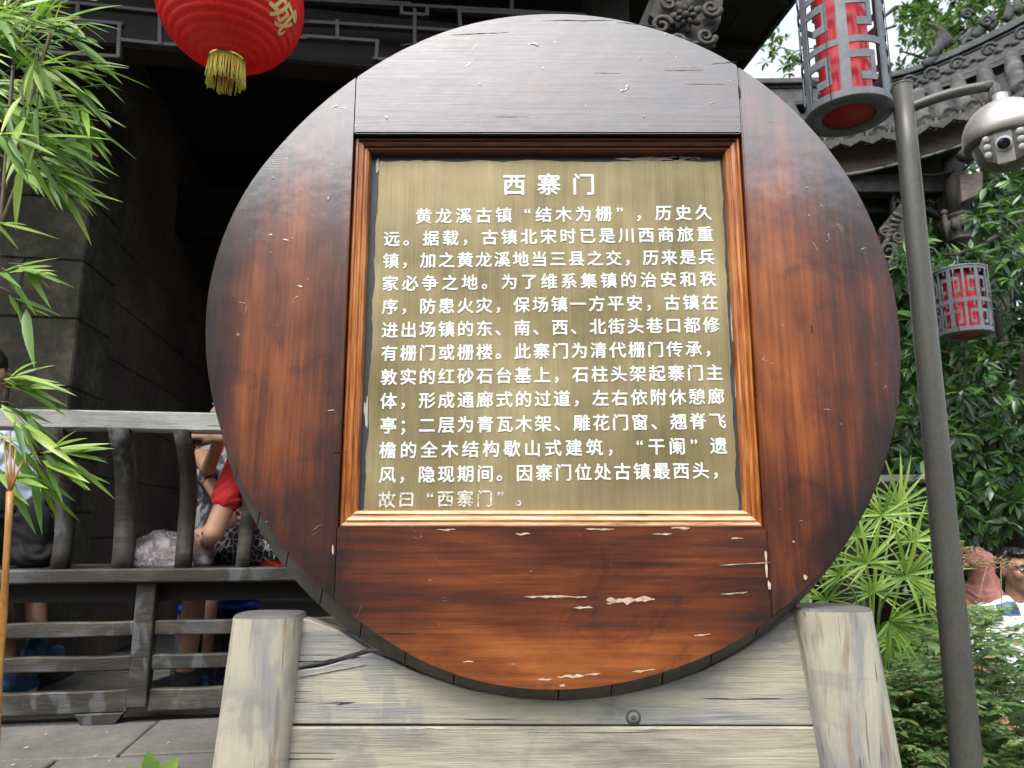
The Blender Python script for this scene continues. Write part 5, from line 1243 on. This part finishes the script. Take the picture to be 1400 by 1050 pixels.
for s_ in (-1, 1): sh = chest + Vector((.16 * s_, 0, .08)); sp_ += [('c', sh, sh + Vector((.055 * s_, .02, -.26)), .068, .060)]
blob("shawl", sp_, M_coral, wom, .010, 4)
blob("skirt", [('c', hip, Vector((hip.x, hip.y, GZ + .35)), .17, .20)], M_navy, wom, .012)

# -- people sitting on the bench inside the gate
def seated(label, hx, hY, seat_z, floor_z, fwd, shirt, pants, skin, lean=0.0, hand_to=None, hand2=None, hair=True, up_len=.52, twist=0, spread=.09, shoes=M_tshoe, thigh_dir=None, shoe_to=None):
    hp = Vector((hx, hY, seat_z + .11)); f = Vector(fwd).normalized(); s_ = Vector((f.y, -f.x, 0))
    sh_c = hp + Vector((0, 0, up_len * math.cos(lean) - .07)) + f * up_len * math.sin(lean)
    hd = sh_c + Vector((0, 0, .24)) + f * .05; o = thing("person", (hp.x, hp.y, floor_z), label, "person")
    pr, P, R = head_prims(hd, f); bp = pr + [('c', hd - Vector((0, 0, .08)), sh_c, .05, .056), ('e', sh_c - Vector((0, 0, .12)), (.15, .12, .16)), ('c', sh_c - Vector((0, 0, .15)), hp, .12, .14), ('c', sh_c + s_ * .14 - Vector((0, 0, .03)), sh_c - s_ * .14 - Vector((0, 0, .03)), .05, .05)]
    cl = [('e', sh_c - Vector((0, 0, .12)), (.165, .14, .175)), ('c', sh_c - Vector((0, 0, .15)), hp + Vector((0, 0, -.02)), .14, .16), ('c', sh_c + s_ * .145 - Vector((0, 0, .03)), sh_c - s_ * .145 - Vector((0, 0, .03)), .062, .062)]
    pn = [('e', hp, (.17, .16, .13))]
    td = Vector(thigh_dir).normalized() if thigh_dir else f
    for sg, ht_ in ((1, hand_to), (-1, hand2)):
        sh = sh_c + s_ * .17 * sg - Vector((0, 0, .04)); wr = Vector(ht_) if ht_ is not None else hp + f * .32 + s_ * .10 * sg + Vector((0, 0, .08))
        mid = (sh + wr) / 2; D = (wr - sh).length; off = math.sqrt(max(.0, .28 ** 2 - (D / 2) ** 2)); el_ = mid + (Vector((0, 0, -1)) * .8 + s_ * sg * .5).normalized() * off
        bp += [('c', sh, el_, .047, .038), ('c', el_, wr, .037, .026)] + hand(wr, (wr - el_).normalized() + Vector((0, 0, -.2)), Vector((0, -.4, 1)), .6); cl.append(('c', sh, sh.lerp(el_, .62), .062, .060))
        k0 = hp + s_ * .08 * sg; kn = hp + td * .42 + s_ * spread * sg; an = Vector((kn.x, kn.y, floor_z + .09)) + td * .03
        if shoe_to and shoe_to[0 if sg > 0 else 1] is not None: an = Vector(shoe_to[0 if sg > 0 else 1])
        bp += [('c', k0, kn, .078, .056), ('c', kn, an, .052, .036)]; pn.append(('c', k0, k0.lerp(kn, .75), .098, .085)); shoe(o, an, td, shoes)
    blob("body", bp, skin, o, .007, 3); blob("shirt", cl, shirt, o, .009, 4); blob("shorts", pn, pants, o, .009, 4)
    if hair: blob("hair", [('e', P(0, -.024, .042), (.088, .098, .085), R), ('e', P(0, -.05, -.03), (.08, .065, .09), R)], M_hair, o, .007, 3)
    return o
sz = zs1
hv = atv(290, 745, 3.12)
hB = atv(402, 772, 3.20)
seated("person in red T-shirt and patterned shorts sitting on the bench beside the plastic bag", hB.x, hB.y, sz - .02, PZ, (-BU * .8 + BV * .25), M_redc, M_print, M_skin2, .25, hand_to=None, hand2=atv(284, 742, 3.10), thigh_dir=(-BU * .9 + BV * .5), shoes=M_blk)
hA = atv(-76, 772, 3.30)
seated("person in pale blue shirt sitting at the far left end of the bench behind bamboo", hA.x, hA.y, sz - .02, PZ, (BU * .25 + BV * 1), M_lblue, M_blk, M_skin, .05, hand_to=atv(45, 690, 3.35), thigh_dir=(BU * .12 + BV * 1), shoe_to=(atv(52, 882, 3.5), atv(10, 925, 3.3)))
# child standing behind, hand on the rail
hc = atv(316, 560, 3.55)
ch = thing("person", (hc.x, hc.y, PZ), "child in patterned grey top behind the bench with one hand on the top rail", "person")
fw = Vector((-.6, -.8, 0)).normalized(); pr, P, R = head_prims(hc, fw, .9); chest = hc + Vector((0, 0, -.30)); hip = hc + Vector((0, 0, -.58))
wr = atv(300, 602, 3.0); sh = chest + Vector((-.10, -.05, .08)); el_ = (sh + wr) / 2 + Vector((-.0, 0, -.08))
bp = pr + [('c', hc - Vector((0, 0, .07)), chest + Vector((0, 0, .1)), .042, .048), ('e', chest, (.12, .09, .15)), ('c', chest, hip, .10, .11), ('c', sh, el_, .038, .032), ('c', el_, wr, .031, .023)] + hand(wr, Vector((-.9, -.2, .25)), Vector((0, -.5, .8)), .5, .85)
sh2 = chest + Vector((-.11, -.03, .05)); el2 = atv(284, 655, 3.36); w2 = atv(306, 694, 3.25); bp += [('c', sh2, el2, .038, .032), ('c', el2, w2, .030, .022)] + hand(w2, Vector((.4, -.5, -.4)), Vector((0, -.5, .8)), .6, .85)
for s_ in (-1, 1): bp += [('c', hip + Vector((.06 * s_, 0, 0)), Vector((hip.x + .07 * s_, hip.y, PZ + .35)), .07, .05), ('c', Vector((hip.x + .07 * s_, hip.y, PZ + .35)), Vector((hip.x + .07 * s_, hip.y, PZ + .08)), .045, .032)]; shoe(ch, Vector((hip.x + .07 * s_, hip.y, PZ + .09)), fw, M_tshoe)
blob("body", bp, M_skin, ch, .007, 3)
blob("shirt", [('e', chest, (.135, .105, .165)), ('c', chest, hip, .12, .13), ('c', sh2, sh2.lerp(el2, .95), .052, .046), ('c', chest + Vector((-.1, 0, .1)), chest + Vector((.1, 0, .1)), .05, .05)], M_stripe, ch, .008)
blob("shorts", [('c', hip, hip - Vector((0, 0, .08)), .13, .13)] + [('c', hip + Vector((.06 * s_, 0, -.02)), Vector((hip.x + .07 * s_, hip.y, PZ + .12)), .095, .06) for s_ in (-1, 1)], M_blk, ch, .009)
blob("hair", [('e', P(0, -.024, .042), (.084, .094, .08), R), ('e', P(0, -.05, -.03), (.074, .06, .08), R)], M_hair, ch, .007)

# plastic bag on the seat, black bag, stools below
m = N("clear_plastic_film"); k = m.noise(9, (1, 1, 1), 6, .7, 1.5); m.set(Base_Color=(.72, .72, .78, 1), Roughness=.22, Normal=m.bump(k, 1.0, .05)); m.b.inputs['Specular IOR Level'].default_value = .8
tp = m.n.new("ShaderNodeBsdfTransparent"); mx = m.n.new("ShaderNodeMixShader"); m.l.new(m.mt('ADD', .22, m.mt('MULTIPLY', m.step(k, .4, .62), .4)), mx.inputs[0]); m.l.new(tp.outputs[0], mx.inputs[1]); m.l.new(m.b.outputs[0], mx.inputs[2]); m.l.new(mx.outputs[0], m.n["Material Output"].inputs[0]); M_film = m.m
bc = atv(228, 768, 3.12); bc.z = sz + .002
bag = thing("plastic_bag", bc, "crumpled clear plastic bag lying on the bench seat between the backrest bars", "bag")
mb = MB(); n_, m__ = 40, 20; vs = []
for i in range(m__ + 1):
    a = math.pi * i / m__
    for j in range(n_):
        q_ = 2 * math.pi * j / n_; v_ = Vector((math.sin(a) * math.cos(q_), math.sin(a) * math.sin(q_), math.cos(a))); r_ = 1 + .16 * noise.noise(v_ * 2.2) + .10 * abs(noise.noise(v_ * 6)) + .04 * noise.noise(v_ * 15)
        p = Vector((v_.x * .165 * r_, v_.y * .10 * r_, max(-.0, v_.z * .098 * r_ + .030))); vs.append(bc + BU * p.x + BV * p.y + Vector((0, 0, p.z)))
mb.add(vs, [(i * n_ + j, (i + 1) * n_ + j, (i + 1) * n_ + (j + 1) % n_, i * n_ + (j + 1) % n_) for i in range(m__) for j in range(n_)], True).build("film", M_film, bag)
M_bread = simple("brown_food", [(.3, (.18, .09, .05)), (.7, (.34, .22, .14))], 14)
blob("food", [('e', bc + BU * -.03 + Vector((0, 0, .035)), (.07, .045, .03)), ('e', bc + BU * .06 + Vector((0, 0, .03)), (.05, .04, .026)), ('e', bc + BU * -.0 + Vector((0, 0, .055)), (.04, .03, .024))], M_bread, bag, .005)
kb = atv(40, 772, 3.16); kb.z = sz
blob("black_bag", [('e', kb + Vector((0, 0, .12)), (.075, .09, .125)), ('e', kb + Vector((.01, 0, .05)), (.09, .10, .055)), ('c', kb + Vector((0, 0, .22)), kb + Vector((.03, 0, .25)), .03, .02)], M_blk, None, .008)
kbo = bpy.data.objects["black_bag"]; kbo.data.transform(Matrix.Translation(-kb)); kbo.location = kb; tag(kbo, "soft black bag slumped on the bench seat beside the pale blue shirt", "bag")
M_bluep = simple("blue_plastic", [(.3, (.006, .03, .40)), (.7, (.01, .05, .52))], 5, rough=.35, bump=0)
def stool(px, py, Y, r, label):
    c = atv(px, py, Y); o = thing("plastic_stool", Vector((c.x, c.y, PZ)), label, "stool", "blue plastic stools under the bench"); h = c.z - PZ
    MB().lathe([(.0001, 0), (r * .9, 0), (r, -.008), (r * 1.02, -.03), (r * .98, -.03), (r * .95, -.012)], (c.x, c.y, c.z), 24).build("seat", M_bluep, o)
    for k in range(4):
        a = rad(45 + 90 * k); d_ = Vector((math.cos(a), math.sin(a), 0)); t_ = Vector((-d_.y, d_.x, 0)); p0 = Vector((c.x, c.y, c.z - .012)) + d_ * r * .85; p1 = Vector((c.x, c.y, PZ)) + d_ * r * 1.15
        MB().prism([p0 - t_ * .035, p0 + t_ * .035, p1 + t_ * .025, p1 - t_ * .025], -d_ * .006).build("leg", M_navy, o)
stool(326, 820, 3.45, .085, "bright blue plastic stool under the bench, nearer the stand's left post")
stool(268, 826, 3.75, .075, "blue plastic stool under the bench, partly hidden behind a dark bag")

# bits of litter on the paving
rn = random.Random(77); mb = MB()
for i in range(18):
    p = atv(rn.uniform(10, 285), rn.uniform(1000, 1048), 1.0); r_ = (p - EYE).normalized(); tt = (PZ - EYE.z + .002) / r_.z; p = EYE + r_ * tt
    if p.dot(BV) < 2.26: continue
    a = rn.random() * 6.28; L = rn.uniform(.003, .009); d_ = Vector((math.cos(a), math.sin(a), 0)); e_ = Vector((-d_.y, d_.x, 0))
    mb.add([p - d_ * L, p - e_ * L * .4, p + d_ * L + Vector((0, 0, .003)), p + e_ * L * .4 + Vector((0, 0, .002))], [(0, 1, 2, 3)])
lit = mb.build("leaf_litter", M_dry, None, kind='stuff'); tag(lit, "scattered dry bits of leaf on the grey paving", "litter")
